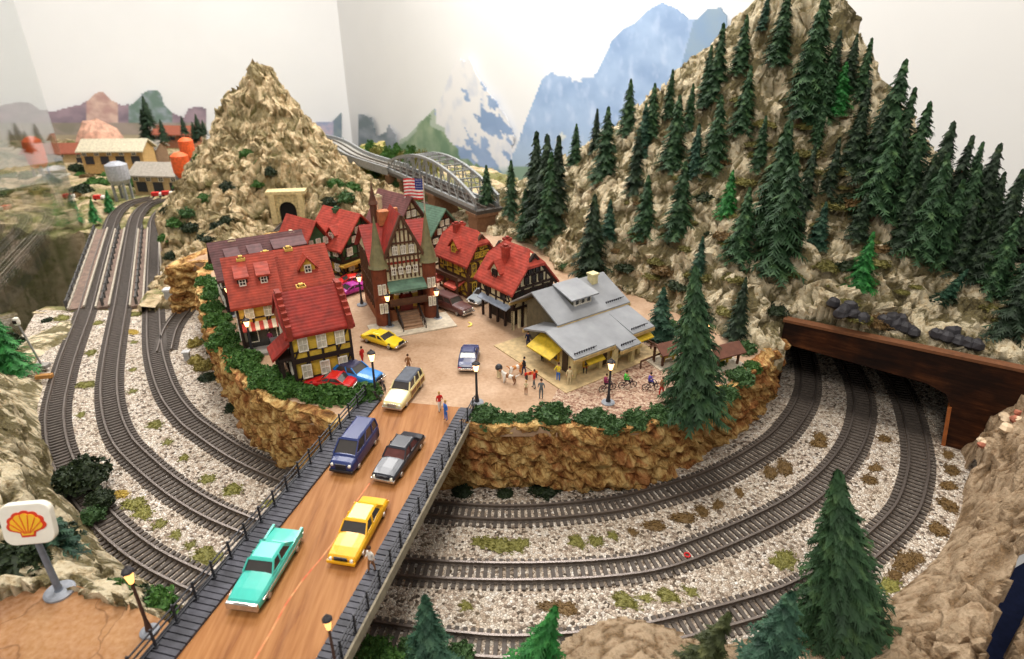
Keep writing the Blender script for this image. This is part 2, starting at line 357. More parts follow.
def heightfield(name, tps, poly, step, m, amp, sc, seed, kind='structure', edge_fade=0, skirt=.6, zmin=-99, extra=None, holes=()):
    xs=[p[0] for p in poly]; ys=[p[1] for p in poly]
    x0,x1,y0,y1=min(xs),max(xs),min(ys),max(ys); nx=int((x1-x0)/step)+2; ny=int((y1-y0)/step)+2
    gx,gy=np.meshgrid(x0+np.arange(nx)*step, y0+np.arange(ny)*step, indexing='ij')
    Z=tps(gx.ravel(),gy.ravel()).reshape(nx,ny)
    inn=np.zeros((nx-1,ny-1),bool)
    for i in range(nx-1):
        for j in range(ny-1):
            c=(x0+(i+.5)*step,y0+(j+.5)*step)
            inn[i,j]=inside(c,poly) and not any(inside(c,h) for h in holes)
    idx={}; vs=[]; cr=[]; fs=[]
    def vid(i,j):
        if (i,j) not in idx:
            x=x0+i*step; y=y0+j*step; z=max(Z[i,j],zmin); e,r=rockn(x,y,z,sc,seed)
            a=amp
            if edge_fade: a=amp*min(1,max(.12,(z-edge_fade)*2.5))
            dz=a*((e**.6-.55)*1.0+(r-1.0)*.3); dz+=a*.22*noise.fractal(Vector((x*9,y*9,seed)),.8,2,3)
            if extra: dz+=extra(x,y,z)
            idx[(i,j)]=len(vs); hz_=z+dz; k_=a*.62; vs.append((x+k_*noise.fractal(Vector((x*3.2,y*3.2,hz_*5+seed)),.8,2.2,3),y+k_*noise.fractal(Vector((x*3.2+7,y*3.2,hz_*5+seed)),.8,2.2,3),hz_)); cr.append(max(0,min(1,(.36-e)*4))*.9)
        return idx[(i,j)]
    ec={}
    for i in range(nx-1):
        for j in range(ny-1):
            if inn[i,j]:
                q=(vid(i,j),vid(i+1,j),vid(i+1,j+1),vid(i,j+1)); fs.append(q)
                for a,b2 in zip(q,q[1:]+q[:1]):
                    k=(min(a,b2),max(a,b2)); ec[k]=None if k in ec else (a,b2)
    low={}
    for k,e in ec.items():
        if e:
            for a in e:
                if a not in low: low[a]=len(vs); vs.append((vs[a][0],vs[a][1],vs[a][2]-skirt)); cr.append(.2)
            a,b2=e; fs.append((b2,a,low[a],low[b2]))
    me=bpy.data.meshes.new(name); me.from_pydata(vs,[],fs); me.materials.append(m); me.polygons.foreach_set('use_smooth',[False]*len(fs))
    at=me.attributes.new('crev','FLOAT','POINT'); at.data.foreach_set('value',cr)
    o=bpy.data.objects.new(name,me); C.objects.link(o); tag(o,kind=kind); terr[name]=(tps,poly); return o
def dist_seg(x,y,a,b):
    ax,ay=a[0],a[1]; bx,by=b[0],b[1]; l=(bx-ax)**2+(by-ay)**2; t=max(0,min(1,((x-ax)*(bx-ax)+(y-ay)*(by-ay))/l)); return math.hypot(x-ax-t*(bx-ax),y-ay-t*(by-ay))
def hit(name,px,py):       # where the sight line meets a terrain
    tps,poly=terr[name]; r=Vector(ray(px,py)); ks=np.arange(1.5,30,.02); X=r.x*ks; Y=r.y*ks; Zr=H+r.z*ks; Z=tps(X,Y)
    for i in range(len(ks)):
        if Zr[i]<=Z[i] and Y[i]>1: return Vector((X[i],Y[i],Z[i]))
    i=int(np.argmin(np.abs(Zr-Z))); return Vector((X[i],Y[i],Z[i]))

# the glass screen line along the left border of the layout
GA=Vector((-14.067,23.778,0)); GD=Vector((.41383,-.91035,0))
def gl(Y): return (GA+GD*((GA.y-Y)/.91035)).x
# ballast bed
b=MB(); poly=[(gl(8.45),8.45),(gl(6.3),6.3),(gl(5),5.0),(-5.2,1.2),(1.3,1.2)]+[(P(x_,y_,z_).x-.12,P(x_,y_,z_).y) for x_,y_,z_ in ((975,700,.4),(985,655,.46),(1004,590,.5),(1026,535,.6),(1060,470,.9))]+[(5.2,4.7),(6.6,6.5),(5,9.5),(-2.6,11.4),(-5.6,11.4),(-5.35,8.45)]
b.prism(poly,'z',-.5,0); tag(b.build('ballast_ground',M_ballast),kind='structure')
# village plateau
TOPW=[(352,437),(345,426),(330,420),(300,413),(268,400),(243,380),(224,352),(208,322),(200,296),(199,276),(206,262)]
plw=[P(x,y,DZ) for x,y in TOPW]; plb=[Vector((-4.95,8.35,DZ)),Vector((-4.6,9.3,DZ)),Vector((-3.4,10.6,DZ)),Vector((-1.0,11.2,DZ)),Vector((1,9.5,DZ)),Vector((3.3,7.2,DZ)),Vector((3.1,6.3,DZ))]
TOPR=[(785,340),(772,356),(754,371),(730,386),(702,401),(674,414),(645,424),(600,430),(550,427),(500,427),(460,424)]
plr=[P(x,y,DZ) for x,y in TOPR]
vpoly=plw+plb+plr
b=MB(); n=len(vpoly); b.add([tuple(p) for p in vpoly]+[(p.x,p.y,DZ-.1) for p in vpoly],[tuple(range(n)),tuple(range(2*n-1,n-1,-1))]+[(i,i+n,(i+1)%n+n,(i+1)%n) for i in range(n)])
tag(b.build('village_ground',M_street),kind='structure')
def smoothline(pts,n):
    pts=[Vector(p) for p in pts]; out=[]
    for i in range(len(pts)-1):
        p0=pts[max(i-1,0)]; p1=pts[i]; p2=pts[i+1]; p3=pts[min(i+2,len(pts)-1)]
        for k in range(n):
            t=k/n; out.append(.5*((2*p1)+(p2-p0)*t+(2*p0-5*p1+4*p2-p3)*t*t+(3*p1-p0-3*p2+p3)*t**3))
    out.append(pts[-1]); return out
def resample(pts,step):
    pts=[Vector(p) for p in pts]; L=[0]
    for i in range(1,len(pts)): L.append(L[-1]+(pts[i]-pts[i-1]).length)
    n=max(2,int(L[-1]/step)+1); out=[]; j=0
    for k in range(n):
        d=L[-1]*k/(n-1)
        while j<len(pts)-2 and L[j+1]<d: j+=1
        t=(d-L[j])/max(1e-9,L[j+1]-L[j]); out.append(pts[j].lerp(pts[j+1],t))
    return out
def cliff(name,line,z0,z1,m,amp=.1,out=.12,step=.03,seed=0,sc=2.6):
    L=resample(smoothline(line,6),step); nz=int((z1-z0)/step)+4; vs=[]; fs=[]
    for i,p in enumerate(L):
        d=(L[min(i+1,len(L)-1)]-L[max(i-1,0)]).normalized(); nn=Vector((d.y,-d.x,0))
        for j in range(nz+1):
            t=j/nz; z=z0+(z1-z0)*t
            e,r=rockn(p.x+z*.6,p.y,z*1.2,sc,seed); q=p+nn*(out*(1-t)+amp*((e-.4)+(r-1)*.5)*(1-.5*t**6)+.02)
            vs.append((q.x,q.y,z+.03*noise.noise(Vector((p.x*3,p.y*3,seed)))))
    m1=nz+1
    for i in range(len(L)-1):
        for j in range(nz): fs.append((i*m1+j,(i+1)*m1+j,(i+1)*m1+j+1,i*m1+j+1))
    # lip
    k0=len(vs)
    for i,p in enumerate(L):
        d=(L[min(i+1,len(L)-1)]-L[max(i-1,0)]).normalized(); nn=Vector((d.y,-d.x,0)); q=p-nn*.2; vs.append((q.x,q.y,z1-.03))
    for i in range(len(L)-1): fs.append((i*m1+nz,(i+1)*m1+nz,k0+i+1,k0+i))
    me=bpy.data.meshes.new(name); me.from_pydata(vs,[],fs); me.materials.append(m); o=bpy.data.objects.new(name,me); C.objects.link(o); return tag(o,kind='structure')
cliff('cliff_village_left',[p for p in plw+plb[:3]][::-1],-.05,DZ+.02,M_cliff,amp=.08,out=.0,seed=3,sc=3.4)
cliff('cliff_village_right',plr[::-1],-.05,DZ+.02,M_cliff,amp=.09,out=-.02,seed=8,sc=3.4)
b=MB(); b.prism([(plw[0].x,plw[0].y),(plr[-1].x,plr[-1].y),(plr[-1].x,plr[-1].y+.3),(plw[0].x,plw[0].y+.3)],'z',-.1,DZ-.06); tag(b.build('bridge_abutment',M_cliff),kind='structure')
# paved yard round the station
ya=[P(x,y,DZ+.004) for x,y in [(545,412),(560,385),(600,372),(650,330),(700,345),(745,372),(715,392),(680,408),(640,420),(590,424)]]
b=MB(); b.prism([(p.x,p.y) for p in ya],'z',DZ-.02,DZ+.005); tag(b.build('paved_yard',M_paving),kind='structure')

# hill on the right
base=[P(x,y,DZ) for x,y in [(470,228),(500,236),(535,246),(560,270),(610,285),(660,305),(700,325),(745,345),(780,352)]]
cp=[tuple(p) for p in base]
cp+=[tuple(p) for p in [(3.0,6.3,.92),(3.9,5.75,.95),(4.8,5.15,1.0),(5.6,4.75,1.15)]]
ridge=[(484,200,11.0),(520,186,10.6),(565,163,10.2),(620,128,9.7),(680,78,9.2),(740,34,8.7),(775,-6,8.4),(800,-40,8.2),(840,20,7.9),(880,90,7.6),(930,150,7.2),(975,205,6.7),(1024,232,6.3)]
cp+=[tuple(Q(*r)) for r in ridge]
cp+=[tuple(Q(x,y,Y)) for x,y,Y in [(700,230,7.3),(800,210,7.0),(880,250,6.4),(960,300,5.9),(600,215,8.3),(640,160,8.8),(760,110,7.9),(840,310,5.9),(940,350,5.4),(750,285,6.5)]]
for x,y,Y in ridge: # falls away behind
    q=Q(x,y,Y); cp.append((q.x*1.1,q.y+1.5,q.z-.9))
cp+=[(6.6,4.5,1.3),(7.5,6.0,1.6)]
hillT=TPS(cp)
hpoly=[(-1.3,10.2),(-.9,9.4)]+[(p.x,p.y) for p in base[1:]]+[(3.0,6.22),(3.9,5.66),(4.8,5.05),(5.3,4.72),(7.2,4.2),(8.2,7.2),(7,9.6),(4.6,10.6),(1.6,11.8),(-1.6,12.6)]
heightfield('hillside_rocks',hillT,hpoly,.028,M_hill,.15,2.9,2.0,skirt=.25)
# peak and rocks on the left
pk=[tuple(Q(*r)) for r in [(258,72,14.0),(268,76,14.0),(246,80,14.0),(236,96,13.7),(280,96,13.8),(228,122,13.4),(290,118,13.6),(222,140,13.2),(300,140,13.4),(214,165,12.6),(190,182,11.8),(172,200,11.2),(255,120,13.2),(262,140,12.8),(240,150,12.8),(230,175,12.0),(262,180,11.6),(300,165,12.4),(330,168,12.6),(345,178,12.2),(310,190,11.7),(200,215,10.8),(250,205,11.2),(172,235,10.4),(178,262,9.4),(210,240,9.9),(185,285,8.9),(345,195,11.6),(330,215,11.0)]]
pk+=[(-5.3,8.3,0.05),(-5.25,9,.1),(-5.7,10,.1),(-6.6,11.6,.15),(-7.4,12.8,.2),(-4.7,9.6,.3),(-4.2,10.3,.4),(P(289,222,.5).x,P(289,222,.5).y,.48),(-3.2,11.0,.55),(-2.4,11.0,.45),(-1.5,11.3,.5)]
tq=P(289,222,.5); pk+=[(tq.x,tq.y+.42,1.35),(tq.x-.5,tq.y+.1,.95),(tq.x+.5,tq.y+.15,.95),(tq.x-.5,tq.y-.12,.6),(tq.x+.45,tq.y-.1,.6),(tq.x,tq.y-.2,.47)]
for r in [(258,76,15.2),(225,140,15.0),(305,130,15.2),(190,160,14.8),(345,160,15.0)]:
    q=Q(*r); pk.append((q.x,q.y+.6,q.z-1.2))
peakT=TPS(pk)
def peakx(x,y,z): return .28*(noise.ridged_multi_fractal(Vector((x*1.2,y*1.2,z*.3)),.9,2,3,1,2)-.9)*min(1,max(0,z-.3))
print('TP',P(289,222,.5))
ppoly=[(-5.35,8.35),(-4.98,8.6),(-5.0,9.1),(-4.4,9.9),(-4.4,10.6),(-4.3,11.1),(-4.12,11.22),(-3.78,11.22),(-3.6,11.1),(-3.0,10.75),(-1.5,10.9),(-1.3,12.4),(-2.0,14.2),(-3.6,16.2),(-8.2,16.4),(-8.9,14.5),(-7.35,12.6),(-6.3,10.9),(-5.75,9.4)]
heightfield('peak_rocks',peakT,ppoly,.036,M_peak,.17,3.2,11.0,extra=peakx,skirt=1.2)
# land behind the gorge and under the peak
fz=[(-9.6,12.4,-.05),(-7.0,12.4,-.05),(-6.0,12.5,0),(-11.5,15,0)]+[tuple(Q(*q)) for q in [(0,150,24),(60,145,26),(120,140,28),(200,150,30),(300,150,30),(0,180,19),(100,185,17.5),(180,180,19),(240,160,24),(340,150,29),(420,160,22),(400,172,17),(440,178,14),(500,195,12.5),(330,160,22),(560,200,13)]]
farT=TPS(fz)
fpoly=[(-9.75,12.35),(-5,12.35),(-1,11.6),(1.2,12.2),(-1.4,18),(-5.5,28),(-8.8,32.5),(-22,25.5),(-22.5,21),(-14,13.5),(-9.9,12.5)]
heightfield('far_land',farT,fpoly,.12,M_far,.16,.8,5.0,skirt=2.8)
tag(cliff('gorge_wall_near',[Vector((gl(8.45),8.45,0)),Vector((-6.4,8.46,0)),Vector((-5.4,8.4,0))][::1],-3.2,-.0,M_far,amp=.25,out=-.35,step=.09,seed=5,sc=1.2))
cliff('gorge_wall_side',[Vector((-5.45,8.3,0)),Vector((-5.8,9.8,0)),Vector((-6.4,11.3,0)),Vector((-7.2,12.6,0))][::-1],-3.2,.12,M_far,amp=.3,out=.35,step=.09,seed=6,sc=1.2)
b=MB(); b.prism([(gl(8),8.0),(gl(13),13.0),(-6,13),(-5,8)],'z',-3.4,-3.2); tag(b.build('gorge_bed',M_floor),kind='structure')

# bank on the right of the outer track
rb=[(952,446),(966,470),(962,505),(946,538),(924,566),(890,594),(862,622),(846,650)]
rbz=[tuple(P(x,y,-.06)) for x,y in rb]
bp=rbz+[tuple(P(*q)) for q in [(985,425,.62),(1010,408,.62),(1040,385,.85),(1000,470,.45),(1024,440,.65),(1010,520,.55),(985,560,.45),(950,600,.38),(960,640,.42),(900,650,.3),(1030,500,.75),(1000,600,.48),(985,660,.45),(870,690,.3)]]
bankT=TPS(bp)
bpoly=[(q[0],q[1]) for q in rbz]+[(P(850,700,.1).x,P(850,700,.1).y)]+[tuple(P(*q))[:2] for q in [(975,700,.4),(985,655,.46),(1004,590,.5),(1026,535,.6),(1060,470,.9),(1075,390,1.1),(1050,360,1.2)]]+[(4.75,5.15)]
heightfield('bank_right',bankT,bpoly,.028,M_bank,.11,3.2,21.0,edge_fade=-.05,skirt=.2)
b2=[tuple(P(*q)) for q in [(1030,600,.2),(1010,660,.2),(1060,640,.45),(1100,560,.5),(1040,720,.3),(1100,700,.5)]]
heightfield('bank_corner',TPS(b2),[q[:2] for q in [b2[0],b2[3],b2[5],b2[4],b2[1]]],.03,M_bank,.1,3.0,31.0,skirt=.25)
# bank along the front edge
ft=[tuple(P(*q)) for q in [(360,668,0),(450,672,0),(540,664,.0),(560,652,.04),(610,636,.16),(650,640,.12),(700,650,.05),(760,640,.03),(800,640,.04),(850,650,.12),(600,700,.3),(700,700,.25),(450,720,.2),(850,700,.2),(360,720,.1),(900,690,.2),(640,680,.22)]]
heightfield('bank_front',TPS(ft),[tuple(P(*q))[:2] for q in [(352,650,0),(450,666,0),(540,658,0),(575,636,0),(620,622,0),(668,630,0),(720,650,0),(770,634,0),(820,628,0),(856,640,0),(862,700,0),(860,760,0),(352,760,0)]],.025,M_bank,.06,3.4,41.0,edge_fade=-.03,skirt=.3)
# bank and dirt lot on the left
lb=[(48,392),(42,420),(46,450),(58,480),(80,512),(104,545),(135,572),(170,596),(190,608)]
lz=[tuple(P(x,y,-.04)) for x,y in lb]
lp=lz+[tuple(P(*q)) for q in [(20,365,.05),(-10,350,.05),(0,400,.5),(20,420,.55),(-30,380,.55),(10,470,.62),(45,500,.4),(-20,500,.75),(30,545,.68),(75,560,.55),(120,590,.62),(160,612,.6),(0,580,.7),(-40,560,.78)]]
lp+=[tuple(P(78,318,.0)),tuple(P(60,340,.02)),tuple(P(30,330,-.1))]
leftT=TPS(lp)
lpoly=[tuple(P(84,312,0))[:2],tuple(P(66,345,0))[:2]]+[q[:2] for q in lz]+[tuple(P(*q))[:2] for q in [(165,618,.66),(110,600,.7),(60,580,.7),(0,600,.7),(-40,610,.7)]]+[(-4.4,3.4),(gl(6.0),5.6),(gl(7),6.9),(gl(8.3),8.2)]
heightfield('bank_left',leftT,lpoly,.03,M_hill,.12,2.8,51.0,edge_fade=-.04,skirt=.3)
lot=[P(x,y,DZ) for x,y in [(-40,604),(0,597),(40,586),(75,585),(108,595),(132,606),(168,622),(180,640),(150,662),(120,720),(60,760),(-120,760)]]
b=MB(); b.prism([(p.x,p.y) for p in lot],'z',-.1,DZ); tag(b.build('dirt_lot',M_lot),kind='structure')

# ------------------------------------------------------------------ railway tracks
T3=[(171,203),(160,213),(155.5,222),(154.8,231.5),(153.5,270),(153.5,309.7),(154.7,345.2),(160,372),(170,397),(187,419),(203,432),(241,457),(295,481),(350,500),(417,509),(510,514.8),(600,508.5),(656,496.5),(718,476),(772,444),(795,419),(806.5,396),(808,375),(803,352),(797,338)]
T2=[(164,199),(147,205),(137,216),(132.5,231.5),(127,268),(121.5,303.8),(116.8,329.4),(111.9,359),(109.3,388.6),(112.5,416.2),(121,438),(133.5,454),(166,483),(206.5,509.5),(258.8,532),(320,556),(391,568.5),(516,574),(633,567.5),(703,548),(782.6,512.6),(820,486),(845,458),(858,432),(862,405),(857,382),(850,368),(840,350)]
T1=[(152,198),(130,203),(116,214),(108.6,231.5),(97,270),(85.5,311.7),(74.6,341.3),(66.5,365),(60,388.6),(56,408.3),(55.5,428),(60,452),(70,475),(88,502),(114,531),(150,559),(206.5,587),(270,611),(365,633),(457,645.5),(527,649),(628,640),(709,622),(786,599),(830,576),(869,549),(904,513),(916,480),(918,456),(914,430),(908,408),(897,383),(882,362)]
SD=[(163.5,376),(164.5,352),(172,328),(189,306),(200,295),(216,281),(243,259),(272,237),(288,223),(296,214)]
def ball_up(pts): return [P(x,y,.012) for x,y in pts]
def track(pts,label,name='railway_track',z=.0,step=.058,tiew=.30):
    L=resample(smoothline(pts,8),.05); root=empty(name,tuple(L[0]),0,label,'railway track'); o0=L[0].copy()
    def off(i,s):
        d=(L[min(i+1,len(L)-1)]-L[max(i-1,0)]).normalized(); return L[i]+Vector((d.y,-d.x,0)).normalized()*s-o0
    for s in (-.0825,.0825):
        b=MB(); n=len(L); vs=[]; fs=[]; ks=[]
        prof=[(-.013,.0),(.013,.0),(.005,.008),(.005,.022),(.009,.026),(.009,.036),(-.009,.036),(-.009,.026),(-.005,.022),(-.005,.008)]
        for i in range(n):
            for (u,h) in prof: p=off(i,s+u); vs.append((p.x,p.y,p.z+h))
        m=len(prof); b.v=vs
        for i in range(n-1):
            for j in range(m): b.f.append((i*m+j,(i+1)*m+j,(i+1)*m+(j+1)%m,i*m+(j+1)%m)); b.m.append(1 if j==5 else 0)
        b.f.append(tuple(range(m))); b.f.append(tuple((n-1)*m+j for j in range(m-1,-1,-1))); b.m+= [0,0]
        b.build('rail',[M_railside,M_rail],root)
    b=MB(); LL=resample(L,step)
    for i in range(1,len(LL)-1):
        d=(LL[i+1]-LL[i-1]).normalized(); p=LL[i]-o0; a=math.atan2(d.y,d.x); b.M=Matrix.Translation(p)@Matrix.Rotation(a,4,'Z')
        b.box(-.015,-tiew/2,-.026,.015,tiew/2,.004)
        for s in (-.0825,.0825): b.box(-.012,s-.024,.002,.012,s+.024,.008)
    b.build('sleeper_strip',M_tie,root)
    return root
track(ball_up(T3),'inner brown-railed track curving around the village cliff into the timber tunnel')
track(ball_up(T2),'middle of the three tracks looping under the road bridge')
track(ball_up(T1),'outermost railway track with a shiny rail, nearest the front of the layout')
SDZ=[.012,.012,.012,.012,.02,.09,.24,.42,.53,.55]
track([P(x,y,z) for (x,y),z in zip(SD,SDZ)][1:],'short siding branching behind the village to the stone tunnel')

# gorge bridge carrying three tracks
def lane(a,b): return P(*a,0),P(*b,0)
M_walk=mat('walkway_boards',(118,98,86),.8,var=.2,sc=14); M_gird=mat('girder_grey',(74,72,70),.6); M_rope=mat('pale_kerb',(168,158,142),.7)
g=empty('railway_bridge',tuple(P(121,306,0)),0,'three-track railway bridge with brown walkways over the dark gorge','bridge'); go=P(121,306,0)
lines=[[(74,309),(100,231.5)],[(85.8,309),(108.6,231.5)],[(121.2,306),(132.5,231.5)],[(153.5,306),(154.8,231.5)],[(170,303),(163,231.5)]]
LN=[(P(*a,0)-go,P(*c,0)-go) for a,c in lines]
def wbar(mb,a,c,half,z0,z1):
    d=(c-a).normalized(); n=Vector((-d.y,d.x,0))*half; a=a-d*.06; c=c+d*.06
    q=[a-n,a+n,c+n,c-n]; mb.add([(p.x,p.y,z0) for p in q]+[(p.x,p.y,z1) for p in q],[(3,2,1,0),(4,5,6,7),(0,1,5,4),(1,2,6,5),(2,3,7,6),(3,0,4,7)])
for i in (1,2,3):
    b=MB(); wbar(b,LN[i][0],LN[i][1],.17,-.34,-.0); b.build('track_deck',M_gird,g)
for (a,c) in [((.0),0)]: pass
def mid(i,j,t): return LN[i][0].lerp(LN[j][0],t),LN[i][1].lerp(LN[j][1],t)
wk=[]
for i,j,t,h in [(0,1,.28,.10),(1,2,.5,.085),(2,3,.5,.085),(3,4,.85,.05)]:
    a,c=mid(i,j,t); b=MB(); wbar(b,a,c,h,-.1,.035); b.build('walkway',M_walk,g); wk.append((a,c,h))
for a,c,h in wk:
    d=(c-a).normalized(); nn=Vector((-d.y,d.x,0))
    for s in (-1,1) :
        b=MB(); wbar(b,a+nn*h*s,c+nn*h*s,.013,.035,.065); b.build('kerb_rail',M_rope,g)
b=MB()
for (a,c,h),side in ((wk[0],0),(wk[1],1),(wk[2],1)):
    d=(c-a); nn=Vector((-d.y,d.x,0)).normalized(); o_=nn*(h+.02) if side==0 else nn*0
    for k in range(14):
        p=a+d*(k/13)+o_; b.box(p.x-.014,p.y-.014,.03,p.x+.014,p.y+.014,.16)
    b.beam(a+o_+Vector((0,0,.14)),c+o_+Vector((0,0,.14)),.02,.02); b.beam(a+o_+Vector((0,0,.09)),c+o_+Vector((0,0,.09)),.016,.016)
b.build('walkway_railing',M_gird,g)

# ------------------------------------------------------------------ timber tunnel mouth
pa=P(787,321,.93); pa.z=0; pe=P(960,450,0); pd=(pe-pa).normalized(); pn=Vector((pd.y,-pd.x,0)); Lp=(pe-pa).length
root=empty('tunnel_mouth',tuple(pa),math.atan2(pd.y,pd.x),'wide dark timber tunnel mouth spanning three tracks','tunnel portal')
LX=Lp+.5; li=(P(946,440,0)-pa).dot(pd); print('portal',pa,pe,Lp,li)

b=MB(); ol=[(-.02,.93),(LX+.35,1.0),(Lp+.25,-.04),(li,-.04),(li-.06,.42),(li-.14,.56),(li-.32,.62),(.08,.66),(.04,.6),(.04,-.04),(-.02,-.04)]
b.prism(ol,'y',0,.12); b.build('portal_front',M_timber,root)
b=MB(); b.add([(-.04,-.012,.915),(LX+.35,-.012,.985),(LX+.35,.10,.985),(-.04,.10,.915),(-.04,-.012,.945),(LX+.35,-.012,1.015),(LX+.35,.10,1.015),(-.04,.10,.945)],[(3,2,1,0),(4,5,6,7),(0,1,5,4),(1,2,6,5),(2,3,7,6),(3,0,4,7)]); b.build('top_board',mat('rust_edge',(112,70,42),.8),root)
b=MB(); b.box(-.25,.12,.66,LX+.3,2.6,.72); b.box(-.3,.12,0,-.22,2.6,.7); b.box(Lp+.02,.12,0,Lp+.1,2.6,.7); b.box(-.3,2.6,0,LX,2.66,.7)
b.build('tunnel_lining',mat('tunnel_dark',(30,26,24),.9),root)  # near-black lining carries the shade inside the tunnel in its colour
# beam continues past the leg into the right bank
b=MB(); b.prism([(li-.035,.0),(li,.0),(li-.06,.44),(li-.09,.42)],'y',-.015,.12); b.build('leg_edge',mat('lit_orange_edge',(168,96,46),.7),root)  # lit inner face of the leg, the light put into its orange

# stone tunnel behind the village
tp=P(290,223,.5); tr=empty('stone_tunnel_portal',(tp.x,tp.y,.5),math.radians(8),'cream stone tunnel portal in the rocks left of the village','tunnel portal')
tr.scale=(.84,.84,.84)
b=MB(); w,hh=.36,.66; arch=[(-.18,0)]+[(-.18*math.cos(a),.3+.18*math.sin(a)) for a in [PI*k/8 for k in range(9)]]+[(.18,0)]
b.prism([(-w,0),(-w,hh),(w,hh),(w,0)]+arch[::-1],'y',0,.25); b.build('portal_wall',mat('cream_stone',(190,172,124),.8,var=.25),tr)
b=MB(); b.box(-w-.06,-.03,hh-.02,w+.06,.28,hh+.05); b.build('coping',mat('cream_coping',(206,186,138),.8),tr)
for s in (-1,1):
    b=MB(); b.box(s*.3-.06,-.05,0,s*.3+.06,0,hh-.02); b.build('pilaster',mat('cream_coping',(206,186,138),.8),tr)
b=MB(); b.box(-.2,.05,0,.2,1.2,.52); b.build('bore_shade_block',mat('tunnel_dark',(22,20,18),.95),tr)  # solid block coloured dark as the shade inside the arch

# ------------------------------------------------------------------ road bridge
ROAD=[P(180,655,DZ),P(386,395,DZ),P(320,655,DZ),P(462,405,DZ)]
def ext(a,b,y): t=(y-a.y)/(b.y-a.y); return a.lerp(b,t)
y0r,y1r=1.15,4.86
la,lb_=ext(ROAD[0],ROAD[1],y0r),ext(ROAD[0],ROAD[1],y1r); ra,rb_=ext(ROAD[2],ROAD[3],y0r),ext(ROAD[2],ROAD[3],y1r-.12)
rbr=empty('road_bridge',tuple(la),0,'wooden road bridge with dark plank pavements crossing over the tracks','bridge')
L0,L1,R0,R1=[p-la for p in (la,lb_,ra,rb_)]
def slab(mb,a,b_,c,d_,z0,z1): mb.add([(p.x,p.y,z0) for p in (a,b_,c,d_)]+[(p.x,p.y,z1) for p in (a,b_,c,d_)],[(3,2,1,0),(4,5,6,7),(0,1,5,4),(1,2,6,5),(2,3,7,6),(3,0,4,7)])
b=MB(); slab(b,L0,L1,R1,R0,-.07,.004); b.build('roadway',M_road,rbr)
t=NT('chalk_line'); M_line=t.out(t.ramp(t.noise(t.coord(),12,5),[(.35,(196,144,92)),(.6,(190,92,54))]),.6)
m0=L0.lerp(R0,.52); m1=L1.lerp(R1,.56)
b=MB(); c0=[m0.lerp(m1,k/20)+Vector((.02*math.sin(k*1.3),0,0)) for k in range(15)]
for p,q in zip(c0,c0[1:]): b.add([(p.x-.007,p.y,.0055),(p.x+.007,p.y,.0055),(q.x+.007,q.y,.0055),(q.x-.007,q.y,.0055)],[(0,1,2,3)])
b.build('faded_red_line',M_line,rbr)
def pavement(A,B,side,wd):
    d=(B-A).normalized(); nn=Vector((-d.y,d.x,0))*side; n=int((B-A).length/.042); b=MB()
    for k in range(n):
        a=A+d*(k*.042); e=a+d*.034; q=[a,e,e+nn*wd,a+nn*wd]; z=.022+.004*random.random(); slab(b,*q,-.0,z)
    slab(b,A,B,B+nn*wd,A+nn*wd,-.05,.006); b.build('plank_pavement',M_plank,rbr)
    rl=MB(); o=nn*(wd-.012)
    for z in (.045,.085,.125): rl.beam(A+o+Vector((0,0,z+.02)),B+o+Vector((0,0,z+.02)),.008,.008)
    k=0
    m=int((B-A).length/.165)
    for k in range(m+1):
        p=A+d*(k*.165)+o; pb=MB(); pb.beam(p,p+Vector((0,0,.165)),.011,.011); pb.box(p.x-.012,p.y-.012,.01,p.x+.012,p.y+.012,.035); pb.build('railing_post',M_dark,rbr)
    rl.build('railing',M_dark,rbr)
    return nn
nl=pavement(L0,L1,1,.155); nr=pavement(R0,R1,-1,.15)
b=MB(); a=R0+nr*.15; e=R1+nr*.15; slab(b,a,e,e+nr*.014,a+nr*.014,-.05,.03); b.build('side_girder',mat('girder_edge',(150,140,120),.6),rbr)
b=MB(); a=L0+nl*.155; e=L1+nl*.155; slab(b,a,e,e+nl*.02,a+nl*.02,-.12,.03); b.build('side_girder',M_dark,rbr)

# ------------------------------------------------------------------ plants
def conifer_mesh(nm,R,n_wh,nb,seed,hh=1.0,twig=6,ws=1.0,droop=.3,bare=.05):
    rnd=random.Random(seed); b=MB()
    for w in range(n_wh):
        t0=(w+.5)/n_wh
        for k in range(nb if t0<.8 else max(5,nb*2//3)):
            t=min(.985,t0+rnd.uniform(-.5,.5)/n_wh*1.3); z0=bare+(hh-bare)*t; r0=R*(1-t)**.8*(.8+.3*math.sin(w*2.1+seed)**2)+.014
            a=rnd.random()*2*PI; r=r0*rnd.uniform(.6,1.12); ca,sa=math.cos(a),math.sin(a)
            e=Vector((ca*r,sa*r,z0-droop*r)); s0=Vector((0,0,z0+.04)); side=Vector((-sa,ca,0)); d=e-s0; dn=d.normalized()
            for j in range(twig):
                f=(j+1)/(twig+.4); c=s0+d*(f-.12); wl=ws*(.02+.24*r)*(1.15-f*.7)
                for sg in (-1,1):
                    tip=s0+d*min(1.06,f+.16)+side*sg*wl+Vector((0,0,rnd.uniform(-.035,.0)))
                    b.add([c+d*.06+Vector((0,0,.006)),s0+d*(f+.05)+Vector((0,0,-.004)),tip],[(0,1,2)])
            b.add([s0,e+dn*.012,s0+Vector((0,0,-.03)),s0+d*.6+side*.018,s0+d*.6-side*.018],[(0,3,1),(0,1,4),(2,1,3),(2,4,1)])
    return b
def tree_proto(nm,R,nw,nb,seed,m,label,hh=1.0,**kw):
    f=conifer_mesh(nm,R,nw,nb,seed,hh,**kw)
    root=empty('conifer_tree',(0,0,0),0,label,'tree')
    b=MB(); b.lathe([(.022,-.06),(.018,.2),(.008,hh*.7),(.002,hh*.98)],7); b.build('trunk',M_trunk,root)
    f.build('needles',m,root); return root
protos={}
